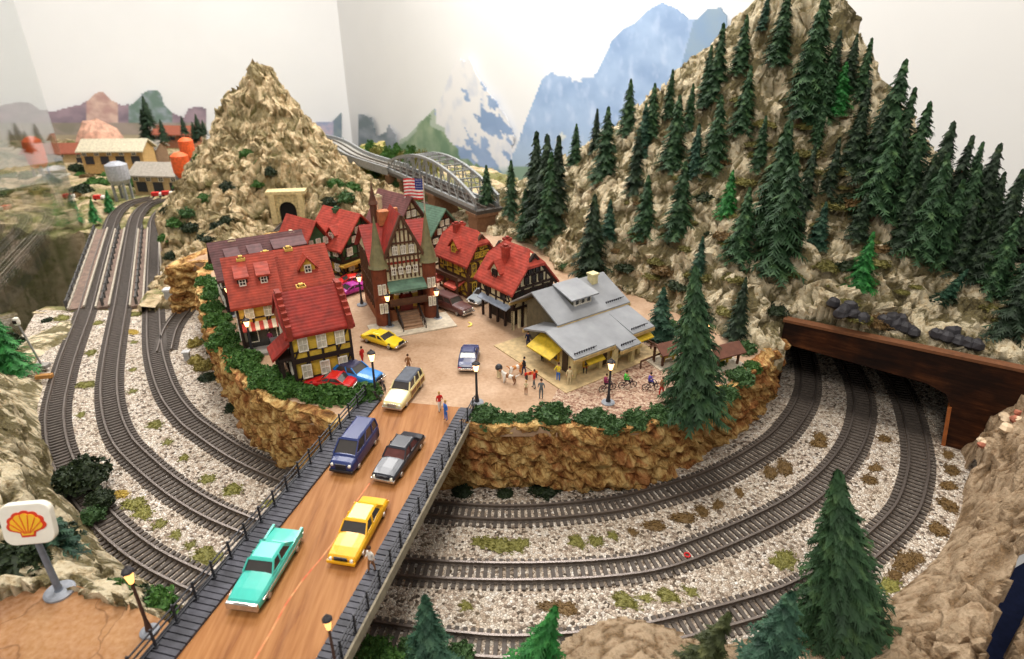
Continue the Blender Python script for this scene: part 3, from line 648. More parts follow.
for key,R,nw,nb,m in [('d1',.21,28,15,L_dark),('d2',.17,28,12,L_dark),('m1',.22,26,14,L_mid),('m2',.17,28,12,L_mid),('b1',.24,24,15,L_bright),('t1',.20,25,14,L_teal),('o1',.2,25,14,L_olive),('n1',.21,44,20,L_mid)]:
    protos[key]=tree_proto(key,R,nw,nb,hash(key)%97 if False else sum(map(ord,key)),m,'',twig=10 if key=='n1' else 6,ws=.62 if key=='n1' else 1.0)
used=set()
def place_tree(key,loc,h,label,group=None,lean=(0,0),fat=1.0):
    r=protos[key]
    if key not in used: used.add(key); o=r
    else: o=copy_tree(r)
    o.location=loc; o.scale=(h*fat,h*fat,h); o.rotation_euler=(lean[0],lean[1],random.random()*6 if lean==(0,0) else 0)
    o['label']=label; o['category']='tree'
    if group: o['group']=group
    return o
def hpx(p,top):     # height of something standing at p whose tip is seen at row top
    return max(.05,zat(p.x,p.y,top)-p.z)
HT=[ # base x, base y, top y, kind
(487,214,163,'m1'),(511,216,158,'m2'),(525,236,186,'m1'),(535,228,130,'d2'),(545,233,128,'d1'),(556,228,134,'d2'),(549,238,150,'m2'),(575,162,121,'m1'),(595,152,106,'d2'),(604,178,104,'m1'),
(627,133,76,'m1'),(634,192,126,'d2'),(650,138,80,'m1'),(642,152,100,'t1'),(668,118,66,'m2'),(643,236,172,'m1'),(672,168,92,'m1'),(677,236,158,'m1'),(590,282,192,'d1'),(608,236,196,'t1'),
(688,130,80,'m2'),(712,168,92,'m1'),(713,104,20,'m2'),(704,106,42,'m2'),(739,72,11,'m1'),(741,132,62,'m1'),(697,280,233,'t1'),(726,216,166,'b1'),(738,258,184,'m1'),(767,236,120,'m1'),
(774,268,150,'m1'),(781,182,118,'m2'),(776,66,-14,'m1'),(763,30,-10,'t1'),(800,122,-4,'m2'),(807,100,-10,'m1'),(830,84,26,'d1'),(845,92,30,'d1'),(857,104,34,'m2'),(836,112,58,'b1'),(855,146,76,'d2'),
(879,166,56,'m1'),(892,176,84,'m2'),(906,190,98,'m1'),(874,212,110,'m1'),(886,206,120,'d2'),(926,216,118,'d1'),(918,256,150,'m1'),(946,222,132,'d2'),(938,262,176,'m2'),(970,236,140,'d1'),(953,250,160,'m1'),
(998,246,166,'d1'),(1010,262,182,'d2'),(985,278,186,'d1'),(860,284,228,'b1'),(817,244,198,'t1'),(856,238,188,'d1'),(1008,332,246,'d1'),(1020,300,215,'m1'),(828,192,134,'d2'),(803,206,140,'d2'),(940,304,262,'t1'),(970,276,214,'d2'),(900,246,180,'d1'),(815,150,96,'m2'),(693,176,120,'t1'),(757,170,112,'m2'),(912,238,152,'d1'),(930,240,165,'d2'),(982,240,168,'d1'),(955,268,195,'d1'),(992,290,214,'m1'),(868,178,92,'d1'),(850,170,100,'d1'),(898,222,140,'m2'),(821,118,44,'m1'),(795,250,196,'d2'),(1003,225,165,'m2'),(962,208,138,'m2')]
HT.sort(key=lambda q:(round(q[1]/22),q[0]))
rows={}
for q in HT: rows.setdefault(round(q[1]/22),[]).append(q)
ordn=['first','second','third','fourth','fifth','sixth','seventh','eighth','ninth','tenth','eleventh','twelfth','thirteenth','fourteenth','fifteenth','sixteenth','seventeenth','eighteenth','nineteenth','twentieth']
kindw={'d1':'dark green','d2':'slim dark green','m1':'green','m2':'slim green','b1':'bright green','t1':'small blue-green','o1':'olive','n1':'large'}
rk=sorted(rows)
for ri,kk in enumerate(rk):
    row=rows[kk]
    rowname=['topmost','second highest','third highest','fourth highest','fifth highest','sixth highest','seventh highest','eighth highest','ninth highest','tenth highest','eleventh highest','twelfth highest','thirteenth highest','lowest','lowest','lowest'][ri] if ri<len(rk)-1 else 'lowest'
    for i,(bx,by,ty,kd) in enumerate(row):
        p=hit('hillside_rocks',bx,by); h=min(1.5,hpx(p,ty)); p.z-=.05
        lean=(0,0)
        lab='%s conifer on the rocky hill, %s row, %s from left'%(kindw[kd],rowname,ordn[i]) if len(row)>1 else '%s conifer standing alone, %s row on the rocky hill'%(kindw[kd],rowname)
        if bx==940: lean=(0,math.radians(22)); lab='small blue-green conifer leaning right above the tunnel mouth'
        elif bx==860: lab='bright green young conifer just above the tunnel mouth rocks'
        place_tree(kd,p,h,lab,'conifers on the rocky hill',lean,1.15 if h>.55 else 1.35)
def vp(x,y): return P(x,y,DZ)
SP=[(vp(694,412),268,'d1','tall dark conifer at the village edge beside the picnic shelters',1.02),
    (vp(658,340),288,'t1','small blue-green conifer behind the grey-roofed station',1.6),
    (hit('hillside_rocks',735,340),278,'d1','dark conifer on rocks behind the picnic shelters',1.0)]
for p,ty,kd,lab,fat in SP: place_tree('n1' if fat==1.02 else kd,p,hpx(p,ty),lab,None,(0,-.12) if fat==1.02 else (0,0),fat)
p=P(843,640,.04); place_tree('n1',p,hpx(p,468),'large dark conifer in the right foreground beside the outer track',None,(0,-math.atan2(P(843,640,.04).x-Q(838,468,p.y).x,hpx(p,468))),1.05)
p=P(433,690,.06); place_tree('t1',p,hpx(p,597),'blurred green conifer at the bottom edge, nearest the road bridge',None,(0,0),1.25)
p=P(527,690,.1); place_tree('b1',p,hpx(p,606),'blurred bright green leaning conifer at the bottom edge',None,(0,math.radians(12)),1.2)
p=P(680,700,.25); place_tree('o1',p,hpx(p,612),'blurred olive conifer at the bottom edge, leaning right',None,(0,math.radians(14)),1.3)
p=P(765,690,.14); place_tree('t1',p,hpx(p,594),'blurred blue-green conifer at the bottom edge, left of the large one',None,(0,0),1.5)
p=hit('bank_left',14,372); place_tree('b1',p,hpx(p,306),'bright green conifer on the left rocks beside the gorge',None,(0,0),1.2)
p=P(62,560,.45); place_tree('t1',p,hpx(p,505),'blurred blue-green conifer behind the yellow roadside sign',None,(0,0),1.7)
for (x,y,ty,w) in [(75,222,194,'left'),(95,222,199,'middle'),(110,211,190,'right')]:
    p=P(x,y,0); place_tree('b1',p,hpx(p,ty),'small bright conifer past the gorge bridge, %s of three'%w,None,(0,math.radians(6)),1.3)

def bush_mesh(n,ls,seed,flat=.75,lump=.25):
    rnd=random.Random(seed); b=MB()
    for k in range(n):
        u=rnd.uniform(-.1,1); a=rnd.random()*2*PI; rr=math.sqrt(max(0,1-u*u)); d=Vector((rr*math.cos(a),rr*math.sin(a),u))
        r=1+lump*noise.noise(d*2.2+Vector((seed,0,0)))*1.6-.12*rnd.random(); c=Vector((d.x*r,d.y*r,d.z*r*flat))
        q=Matrix.Rotation(rnd.random()*6,3,Vector((rnd.random()-.5,rnd.random()-.5,rnd.random()-.5)))
        s=ls*rnd.uniform(.6,1.3); b.add([c+q@Vector((-s,0,0)),c+q@Vector((0,-s*.6,s*.2)),c+q@Vector((s,0,0)),c+q@Vector((0,s*.6,s*.2))],[(0,1,2,3)])
    # inner twig mass
    n0=len(b.v); prof=[]
    N=10
    vs=[];fs=[]
    for j in range(6):
        ph=PI/2*j/5; 
        for i in range(N):
            a=2*PI*i/N; d=Vector((math.cos(a)*math.cos(ph),math.sin(a)*math.cos(ph),math.sin(ph)))
            r=.86+lump*noise.noise(d*2.2+Vector((seed,0,0)))*1.4; vs.append((d.x*r,d.y*r,d.z*r*flat))
    for j in range(5):
        for i in range(N): fs.append((j*N+i,j*N+(i+1)%N,(j+1)*N+(i+1)%N,(j+1)*N+i))
    b.add(vs,fs); return b
bush={}
def bush_obj(key,n,ls,seed,m,flat,nm):
    o=bush_mesh(n,ls,seed,flat).build(nm,m); bush[key]=[o,False]
for i,m in enumerate((L_bush,L_hedge,L_deep)): 
    for j in range(2): bush_obj(('bush',i,j),520,.13,i*5+j,m,.8,'shrub')
for i,m in enumerate((L_moss,L_brown,L_yel,L_deep)):
    for j in range(2): bush_obj(('moss',i,j),300,.13,50+i*5+j,m,.5,'moss_tuft')
L_scrub=leaf('scrub_olive',(84,82,40),(118,112,58),(156,146,84))
for j in range(2): bush_obj(('scrub',0,j),300,.12,90+j,L_scrub,.5,'scrub_patch')
bush_obj(('straw',0,0),420,.14,77,L_straw,1.1,'grass_tuft')
def put_bush(key,p,r,label,cat,group=None,sx=1,rz=None,hz=1,name=None):
    e=bush[key]
    if not e[1]: o=e[0]; e[1]=True
    else: o=e[0].copy(); C.objects.link(o)
    if name: o.name=name
    o.location=(p.x,p.y,p.z-.015); o.scale=(r*sx,r,r*hz); o.rotation_euler=(0,0,random.random()*6 if rz is None else rz)
    return tag(o,label,cat,group)
# leafy hedge along the left edge of the village, back to front
hl=[(212,268),(206,283),(209,298),(213,310),(218,322),(226,330),(222,343),(234,352),(242,364),(253,371),(262,383),(276,385),(288,392),(302,393),(316,397),(330,398),(344,398),(356,401),(366,396),(294,383),(250,360),(230,340),(216,292),(272,376)]
for i,(x,y) in enumerate(sorted(hl,key=lambda q:q[1]-.2*q[0])):
    put_bush(('bush',1,i%2),vp(x,y),.12+.022*((i*7)%3),'leafy green hedge clump on the left village edge, number %s from the back'%(ordn+['twenty-first','twenty-second','twenty-third','twenty-fourth'])[i],'hedge','hedge clumps on the left village edge')
for i,(x,y,r,k) in enumerate([(485,418,.125,0),(506,419,.075,0),(524,419,.07,0),(552,417,.145,0),(588,421,.11,0),(612,426,.10,0),(636,421,.11,0),(660,416,.11,0),(684,412,.10,2),(708,404,.12,0),(728,394,.09,0),(598,414,.07,0)]):
    put_bush(('bush',k,i%2),vp(x,y),r*1.2,'dark green shrub on the right cliff edge, %s from the road bridge'%ordn[i],'shrub','shrubs on the right cliff edge')
for i,(x,y,r,k) in enumerate([(740,378,.14,0),(752,368,.10,1),(668,330,.17,0),(640,328,.1,2),(745,350,.13,0),(715,365,.11,0),(565,285,.12,0),(565,268,.08,0)]):
    put_bush(('bush',k,i%2),hit('hillside_rocks',x,y) if y<300 else vp(x,y),r,['round shrub on the cliff end by the tunnel mouth','yellowish shrub beside the tunnel mouth','broad shrub behind the station','dark shrub behind the station roof','green shrub below the hill at the village edge','shrub behind the tall village conifer','green shrub beside the black and white house','small shrub above the black and white house'][i],'shrub')
for i,(x,y,r) in enumerate([(462,487,.10),(505,489,.08),(545,484,.15),(585,483,.08),(616,477,.12),(665,472,.08)]):
    put_bush(('bush',2,i%2),P(x,y+5,0),r,'low dark shrub at the foot of the right cliff, %s from the bridge'%ordn[i],'shrub','shrubs at the foot of the right cliff',hz=.8)
for i,(x,y,r,k) in enumerate([(208,378,.12,2),(212,352,.08,2),(235,408,.12,2),(252,418,.1,2),(270,430,.12,2),(300,444,.14,2),(322,450,.12,2),(205,340,.08,0)]):
    put_bush(('bush',k,i%2),P(x,y,0),r,'dark shrub at the foot of the left cliff, %s in the line'%ordn[i],'shrub','shrubs at the foot of the left cliff',hz=.7)
for i,(x,y,r) in enumerate([(195,345,.10),(205,368,.12),(196,362,.09)]):
    put_bush(('straw',0,0),P(x,y,0),r,'pale dry grass tuft beside the branch line, %s from the back'%ordn[i],'grass','dry grass tufts beside the branch line')
for x,y,z,r,k,lab in [(82,478,.15,.22,2,'large dark bush hiding the outer track at left'),(100,500,.1,.12,2,'dark bush below the large one at left'),(45,545,.55,.2,2,'dark bush behind the roadside sign'),(115,596,.6,.13,1,'mossy bush on the lot edge by the near lamp'),(155,607,.5,.14,1,'mossy bush on the lot edge touching the bridge'),(135,604,.55,.12,2,'dark bush on the lot edge behind the near lamp'),(5,345,.05,.2,2,'dark bush at the far left by the gorge'),(10,570,.65,.22,2,'dark bush at the far left of the dirt lot'),(375,655,.1,.13,1,'mossy bush at the bottom beside the bridge'),(410,650,.05,.1,0,'dark bush at the bottom near the bridge'),(460,655,.05,.1,0,'green bush at the bottom between two conifers'),(48,322,-.02,.09,2,'small dark bush at the gorge edge'),(92,516,.08,.1,0,'green shrub beside the outer track at left'),(390,668,.1,.12,1,'lowest mossy bush beside the bridge')]:
    put_bush(('bush',k,0),P(x,y,z),r,lab,'bush')
# moss tufts in the ballast
MT=[(63,318,0),(58,320,0),(98,323,0),(91,353,0),(86,385,0),(81,415,0),(136,314,0),(133,332,2),(134,342,0),(133,370,0),(133,391,0),(155,425,0),(168,442,0),(184,458,0),(208,479,0),(233,490,0),(272,503,0),(120,494,2),(134,504,0),(143,513,0),(160,524,0),(176,535,0),(190,545,0),(205,556,0),(217,557,0),
(478,542,0),(497,545,0),(515,546,0),(523,543,0),(577,542,0),(596,541,0),(613,536,0),(633,532,1),(655,526,1),(683,518,1),(702,511,1),(718,505,1),(739,492,1),(770,473,1),(788,470,1),(784,468,1),(820,438,1),(818,444,1),(776,562,0),(785,560,0),(625,601,0),(645,598,0),(668,596,0),(690,591,0),(466,606,0),(548,606,1),(567,609,1),(822,594,0),(870,480,1),(875,468,1),(885,439,1),(948,455,1),(952,470,1),(948,486,1),(948,505,1),(938,530,1),(905,562,1),(918,558,1),(895,575,1),(888,586,0),(797,632,0)]
for i,(x,y,k) in enumerate(MT):
    put_bush(('moss',k,i%2),P(x,y,0),random.uniform(.06,.10),'patch of %s on the ballast %s'%(['olive green moss','brown moss','yellow moss'][k],'left of the road bridge' if x<300 else ('among the tracks right of the road bridge' if x<860 else 'beside the bank near the tunnel mouth')),'moss','%s on the ballast %s'%(['olive green moss','brown moss','yellow moss'][k],'left of the road bridge' if x<300 else ('among the tracks right of the road bridge' if x<860 else 'beside the bank near the tunnel mouth')),sx=random.uniform(1.1,1.9),hz=.75,rz=math.atan2(1,1)+random.uniform(-.6,.6) if x>700 else random.uniform(-.9,.1))
# bushes on the peak rocks
for i,(x,y,r,k) in enumerate([(186,215,.16,0),(205,200,.14,1),(225,170,.16,1),(228,190,.18,2),(218,228,.14,2),(228,222,.15,2),(205,242,.18,2),(262,165,.14,1),(280,160,.15,1),(247,155,.15,1),(258,185,.12,1),(270,175,.15,2),(176,225,.16,1),(190,230,.16,2),(170,212,.15,2),(202,272,.13,2),(196,290,.13,2),(330,205,.18,2),(345,200,.2,0),(335,185,.16,1),(352,190,.18,1),(302,172,.1,1),(180,185,.15,1),(200,160,.16,1),(165,240,.12,1),(172,258,.12,2)]):
    put_bush(('bush',k,i%2),hit('peak_rocks',x,y),r,'bush clinging to the rocks of the left peak, %s'%('beside the tracks' if x<200 else ('above the stone tunnel' if x>240 and x<300 else ('right of the stone tunnel' if x>=300 else 'on the middle ledges'))),'bush','bushes on the left peak %s'%('beside the tracks' if x<200 else ('above the stone tunnel' if x>240 and x<300 else ('right of the stone tunnel' if x>=300 else 'on the middle ledges'))))
# low scrub on the hill
scr=random.Random(5)
for i in range(150):
    x=scr.uniform(580,1010); y=scr.uniform(90,330)
    top=200-(x-580)*.9 if x<800 else (x-800)*.95+10
    if y<top+40 or y>322-max(0,(700-x))*.35: continue
    p=hit('hillside_rocks',x,y); put_bush(('moss',(3,1)[i%2],0) if i%3==0 else ('scrub',0,i%2),p,scr.uniform(.07,.17),'low scrub patch among the pale rocks of the hill','scrub','scrub patches on the rocky hill',hz=.8,name='scrub_patch')

# ------------------------------------------------------------------ houses
def local(p,fl,fr):
    d=(fr-fl); d.z=0; d.normalize(); return Vector(((p-fl).dot(d),(p-fl).dot(Vector((-d.y,d.x,0))),p.z-DZ))
def window(root,x,y,z,w,h,face,frame=None,nx=2,ny=2,shut=None,pane=None,name='window'):
    """face: 'f' front (-y), 'b', 'l' (-x), 'r' (+x)"""
    b=MB(); 
    rot={'f':0,'r':PI/2,'b':PI,'l':-PI/2}[face]
    b.M=Matrix.Translation((x,y,z))@Matrix.Rotation(rot,4,'Z')
    b.box(-w/2,-.008,0,w/2,.01,h,1); t=.009
    b.box(-w/2-t,-.018,-t,-w/2,.005,h+t,0); b.box(w/2,-.018,-t,w/2+t,.005,h+t,0); b.box(-w/2,-.018,-t,w/2,.005,0,0); b.box(-w/2,-.018,h,w/2,.005,h+t,0)
    for k in range(1,nx): xx=-w/2+w*k/nx; b.box(xx-.003,-.013,0,xx+.003,0,h,0)
    for k in range(1,ny): zz=h*k/ny; b.box(-w/2,-.013,zz-.003,w/2,0,zz+.003,0)
    if shut:
        for sg in (-1,1): b.box(sg*(w/2+.034)-.02,-.016,-.004,sg*(w/2+.034)+.02,.004,h+.004,2)
    return b.build(name,[frame or M_white,pane or M_pane]+([shut] if shut else []),root)
def house(label,fl,fr,dep,eave,rise,mats,gable_front=False,floors=2,nwin=3,over=.06,base_h=.0,timber=True,chim=(),half_hip=0,dormers=(),side_win=True,frame=None,shut=None,base_mat=None,pane=None,name='timbered_house',jet=.03,arcade=False,parapet=None,post_n=5):
    wall_m,beam_m,roof_m=mats
    d=(fr-fl); Wd=math.hypot(d.x,d.y); root=empty(name,(fl.x,fl.y,DZ),math.atan2(d.y,d.x),label,'house')
    W,D,He=Wd,dep,eave; fh=He/floors
    # walls, each floor jutting a little past the one below
    for k in range(floors):
        j=jet*k*.5; b=MB(); z0=k*fh
        if arcade and k==0:
            ins=.09; b.box(ins,ins,0,W-.005,D,fh); b.build('ground_floor_wall',base_mat or wall_m,root)
            for q in range(post_n):
                for (px_,py_) in ((W*q/(post_n-1),0),(0,D*q/(post_n-1))):
                    pb=MB(); pb.box(px_-.012,py_-.012,0,px_+.012,py_+.012,fh); pb.build('arcade_post',beam_m,root)
        else:
            b.box(-j,-j,z0,W+j,D+j,z0+fh); b.build('ground_floor_wall' if k==0 else 'upper_floor_wall',(base_mat if (k==0 and base_mat) else wall_m),root)
    J=jet*(floors-1)*.5
    # gables
    b=MB(); hh=He+rise
    if gable_front: b.prism([(-J,He),(W+J,He),(W/2,hh)],'y',-J,D+J)
    else: b.prism([(-J,He),(D+J,He),(D/2,hh)],'x',-J,W+J)
    b.build('gable_wall',wall_m,root)
    # roof
    b=MB(); th=.028
    if gable_front:
        sl=rise/(W/2+J); o=over
        kx=half_hip
        for sg in (-1,1):
            xe=W/2+sg*(W/2+J+o); ze=He-o*sl
            vs=[(W/2,-J-o+kx,hh+.012),(W/2,D+J+o-kx,hh+.012),(xe,D+J+o,ze+.012),(xe,-J-o,ze+.012)]
            if kx:
                fz=.5; xm=W/2+(xe-W/2)*.38; zm=hh+(ze-hh)*.38
                vs=[(W/2,-J-o+kx,hh+.012),(W/2,D+J+o-kx,hh+.012),(xm,D+J+o,zm+.012),(xe,D+J+o,ze+.012),(xe,-J-o,ze+.012),(xm,-J-o,zm+.012)]
            n_=len(vs); b.add(vs+[(p[0],p[1],p[2]+th) for p in vs],[tuple(range(n_)),tuple(range(2*n_-1,n_-1,-1))]+[(i,i+n_,(i+1)%n_+n_,(i+1)%n_) for i in range(n_)])
        if kx:
            for yy,ys in ((-J-o,1),(D+J+o,-1)):
                xm=.38*(W/2+J+o); zm=hh+((He-o*sl)-hh)*.38
                vs=[(W/2,yy+ys*kx,hh+.02),(W/2-xm,yy,zm+.02),(W/2+xm,yy,zm+.02)]; b.add(vs+[(p[0],p[1],p[2]+th) for p in vs],[(0,1,2),(5,4,3),(0,3,4,1),(1,4,5,2),(2,5,3,0)])
    else:
        sl=rise/(D/2+J); o=over
        for sg in (-1,1):
            ye=D/2+sg*(D/2+J+o); ze=He-o*sl
            vs=[(-J-o,D/2,hh+.012),(W+J+o,D/2,hh+.012),(W+J+o,ye,ze+.012),(-J-o,ye,ze+.012)]
            b.add(vs+[(p[0],p[1],p[2]+th) for p in vs],[(0,1,2,3),(7,6,5,4),(0,4,5,1),(1,5,6,2),(2,6,7,3),(3,7,4,0)])
    b.build('roof',roof_m,root)
    # timber framing on all four sides
    if timber:
        b=MB(); t=.013
        def face(ux,L,org,out,z0,z1,full=True):
            U=Vector(ux); O=Vector(org); N=Vector(out); 
            def bar(x0,za,x1,zb,w=.02): b.beam(O+U*x0+N*.004+Vector((0,0,za)),O+U*x1+N*.004+Vector((0,0,zb)),w,w*.9,up=N)
            for k in range(0 if full else 1,floors):
                j=jet*k*.5; za,zb=k*fh,(k+1)*fh
                if arcade and k==0: continue
                n=max(3,int(L/.13)); 
                for q in range(n+1):
                    x=L*q/n; bar(x,za,x,zb)
                bar(0,za+.01,L,za+.01,.026); bar(0,zb-.01,L,zb-.01,.026); bar(0,za+fh*.32,L,za+fh*.32,.014)
                for q in (0,n-1): 
                    bar(L*q/n,za,L*(q+1)/n,zb,.014)
        J1=J
        face((1,0,0),W+2*J1,(-J1,-J1,0),(0,-1,0),0,He); face((0,1,0),D+2*J1,(-J1,-J1,0),(-1,0,0),0,He); face((0,1,0),D+2*J1,(W+J1,-J1,0),(1,0,0),0,He)
        # gable timbers
        if gable_front:
            for yy,N in ((-J-.004,(0,-1,0)),(D+J+.004,(0,1,0))):
                n=max(5,int(W/.085))
                for q in range(1,n):
                    x=-J+(W+2*J)*q/n; zt=He+rise*(1-abs(x-W/2)/(W/2+J)); b.beam((x,yy,He),(x,yy,zt),.016,.014,up=N)
                for f in (.33,.62):
                    w2=(W/2+J)*(1-f); b.beam((W/2-w2,yy,He+rise*f),(W/2+w2,yy,He+rise*f),.018,.014,up=N)
                for sg in (-1,1): b.beam((W/2,yy-.006,hh),(W/2+sg*(W/2+J+over),yy-.006,He-over*sl),.03,.03,up=N)
        else:
            for xx,N in ((-J-.004,(-1,0,0)),(W+J+.004,(1,0,0))):
                n=max(5,int(D/.085))
                for q in range(1,n):
                    y=-J+(D+2*J)*q/n; zt=He+rise*(1-abs(y-D/2)/(D/2+J)); b.beam((xx,y,He),(xx,y,zt),.016,.014,up=N)
                for f in (.33,.62):
                    w2=(D/2+J)*(1-f); b.beam((xx,D/2-w2,He+rise*f),(xx,D/2+w2,He+rise*f),.018,.014,up=N)
        b.build('timber_frame',beam_m,root)
    # windows
    for k in range(floors):
        if arcade and k==0: continue
        z=k*fh+fh*.36; h=fh*.44
        for q in range(nwin): window(root,W*(q+.5)/nwin,-J-.006,z,min(.075,W/nwin*.42),h,'f',frame,shut=shut,pane=pane)
        if side_win:
            nd=max(2,int(D/.2))
            for q in range(nd):
                for fc,xx in (('l',-J-.006),('r',W+J+.006)): window(root,xx,D*(q+.5)/nd,z,.07,h,fc,frame,pane=pane)
    if gable_front:
        for (f,nn_) in ((.08,3),(.40,2 if rise>.3 else 1)):
            for q in range(nn_):
                w2=W*(1-f)*.62; x=W/2-w2/2+w2*(q+.5)/nn_; window(root,x,-J-.008,He+rise*f,.045,min(.075,rise*.2),'f',frame,pane=pane)
    else:
        for fc,xx in (('l',-J-.008),('r',W+J+.008)):
            for q in (-1,1): window(root,xx,D/2+q*.08,He+rise*.1,.045,min(.08,rise*.25),fc,frame,pane=pane)
    for (cx,cy,ch,cm) in chim:
        b=MB(); zt=hh+ch; b.box(cx-.035,cy-.035,He+rise*.3,cx+.035,cy+.035,zt); b.box(cx-.043,cy-.043,zt-.03,cx+.043,cy+.043,zt); b.box(cx-.02,cy-.02,zt,cx+.02,cy+.02,zt+.02); b.build('chimney',cm,root)
    for (kind,cx,f,w) in dormers:      # sheds on the front slope: cx along the ridge, f up the slope
        if not gable_front:
            y0=-J+(D/2+J)*f; z0=He+rise*f; yb=y0+(D/2+J)*.45; zb=He+rise*min(1,(f+.45)); h=.10
            if kind=='shed':
                dm=MB(); dm.prism([(y0,z0),(y0,z0+h),(yb,zb+.01),(yb,zb-.03)],'x',cx-w/2,cx+w/2); dd=dm.build('dormer',mat('dormer_dark',(66,44,38),.8),root)
                dr=MB(); vs=[(cx-w/2-.02,y0-.04,z0+h-.005),(cx+w/2+.02,y0-.04,z0+h-.005),(cx+w/2+.02,yb+.03,zb+.03),(cx-w/2-.02,yb+.03,zb+.03)]
                dr.add(vs+[(p[0],p[1],p[2]+.02) for p in vs],[(0,1,2,3),(7,6,5,4),(0,4,5,1),(1,5,6,2),(2,6,7,3),(3,7,4,0)]); dr.build('dormer_roof',roof_m,dd)
                window(dd,cx,y0-.004,z0+.025,w*.5,h*.6,'f',frame,name='dormer_window',pane=M_glass)
            else:
                dm=MB(); dm.prism([(cx-w/2,z0),(cx+w/2,z0),(cx+w/2,z0+.08),(cx,z0+.08+w*.6),(cx-w/2,z0+.08)],'y',y0,yb+.1); dd=dm.build('dormer',wall_m,root)
                for sg in (-1,1):
                    dr=MB(); vs=[(cx,y0-.03,z0+.09+w*.6),(cx,yb+.16,z0+.09+w*.6),(cx+sg*(w/2+.03),yb+.1,z0+.05),(cx+sg*(w/2+.03),y0-.03,z0+.05)]
                    dr.add(vs+[(p[0],p[1],p[2]+.018) for p in vs],[(0,1,2,3),(7,6,5,4),(0,4,5,1),(1,5,6,2),(2,6,7,3),(3,7,4,0)]); dr.build('dormer_roof',roof_m,dd)
                window(dd,cx,y0-.004,z0+.03,w*.35,.07,'f',frame,name='dormer_window',pane=M_glass)
        else:       # on the left slope, facing left
            y0=cx; x0=-J+(W/2+J)*f; z0=He+rise*f; h=.08
            dm=MB(); dm.prism([(y0-w/2,z0),(y0+w/2,z0),(y0+w/2,z0+h),(y0,z0+h+w*.6),(y0-w/2,z0+h)],'x',x0,x0+.2); dd=dm.build('dormer',wall_m,root)
            for sg in (-1,1):
                dr=MB(); vs=[(x0-.03,y0,z0+h+w*.6+.01),(x0+.26,y0,z0+h+w*.6+.01),(x0+.2,y0+sg*(w/2+.03),z0+h-.02),(x0-.03,y0+sg*(w/2+.03),z0+h-.02)]
                dr.add(vs+[(p[0],p[1],p[2]+.018) for p in vs],[(0,1,2,3),(7,6,5,4),(0,4,5,1),(1,5,6,2),(2,6,7,3),(3,7,4,0)]); dr.build('dormer_roof',roof_m,dd)
            window(dd,x0-.005,y0,z0+.02,w*.4,.07,'l',frame,name='dormer_window',pane=M_glass)
    if parapet:
        for xx in (-J-.03,W+J-.02):
            b=MB(); n=6; pts=[(-J-.06,He-.04)]
            for q in range(n): 
                yy=-J-.06+(D/2+J+.06)*q/n; zz=He+rise*(q+1)/n+.06; pts+= [(yy,zz),(-J-.06+(D/2+J+.06)*(q+1)/n,zz)]
            pts2=[(D-p[0],p[1]) for p in pts][::-1]; b.prism(pts+pts2,'x',xx,xx+.05); b.build('stepped_gable',parapet,root)
    return root,W,D,He,J
YEL=mat('yellow_plaster',(206,172,62),.8); YEL2=mat('ochre_plaster',(196,158,66),.8); CRM=mat('cream_plaster',(212,198,160),.8); GRN=mat('green_plaster',(60,98,62),.8)
BRW=mat('brown_red_boards',(112,50,36),.8); BLK=mat('dark_timber',(46,30,24),.75); BRO=mat('brown_timber',(84,54,36),.75); WHT=mat('weathered_white',(206,200,184),.8); DKB=mat('dark_infill',(58,48,40),.8)
def vz(px,py,eave_py,z=DZ): p=P(px,py,z); return zat(p.x,p.y,eave_py)-z
def foot(x,y): return P(x,y,DZ)
# front red-roofed house
fl,fr=foot(300,387),foot(353,374)
r1=house('yellow timbered house with steep brick-red roof and stepped gables, nearest the hedge',fl,fr,.56,vz(300,387,334),.27,(YEL,M_black,RED),floors=2,nwin=3,chim=((.22,.42,.02,mat('yellow_chimney',(214,176,90),.8)),),parapet=BRICKR,over=.05)
root,W_,D_,He_,J_=r1
b=MB()
for k in range(5): b.box(-.13,.04+.11*k,0,-.10,.065+.11*k,He_*.5)
b.box(-.14,.02,He_*.5,-.02,.56,He_*.5+.03); b.build('side_arcade',M_black,root)
b=MB(); b.prism([(-.2,He_*.55),(-.02,He_*.8),(-.02,He_*.84),(-.2,He_*.6)],'y',.0,.3); b.build('lean_to_roof',RED,root)
# orange-red roof with two dormers and a striped shopfront
r2=house('timbered shop house with orange-red roof, two shed dormers and striped awning',foot(247,350),foot(284,343),.62,vz(247,350,303),.36,(YEL2,BLK,ORANGE),floors=2,nwin=2,dormers=(('shed',.09,.35,.1),('shed',.30,.35,.1)),chim=((.12,.3,.02,mat('yellow_chimney',(214,176,90),.8)),),base_mat=mat('shop_grey',(126,116,98),.6))
root,W_,D_,He_,J_=r2
b=MB()
for k in range(9):
    x=W_*k/9; vs=[(x,-J_-.0,He_*.56),(x+W_/9,-J_,He_*.56),(x+W_/9,-J_-.1,He_*.46),(x,-J_-.1,He_*.46)]
    b.add(vs+[(p[0],p[1],p[2]+.01) for p in vs],[(0,1,2,3),(7,6,5,4),(0,4,5,1),(1,5,6,2),(2,6,7,3),(3,7,4,0)],k%2)
b.build('striped_awning',[mat('awning_red',(186,70,60),.7),mat('awning_cream',(226,212,186),.7)],root)
b=MB(); b.box(.03,-J_-.02,.03,W_-.03,-J_+.0,He_*.42); b.build('shop_window',M_glass,root)
b=MB(); b.box(-.12,-.22,0,W_+.14,.02,.03); b.build('pavement_step',M_stone,root)
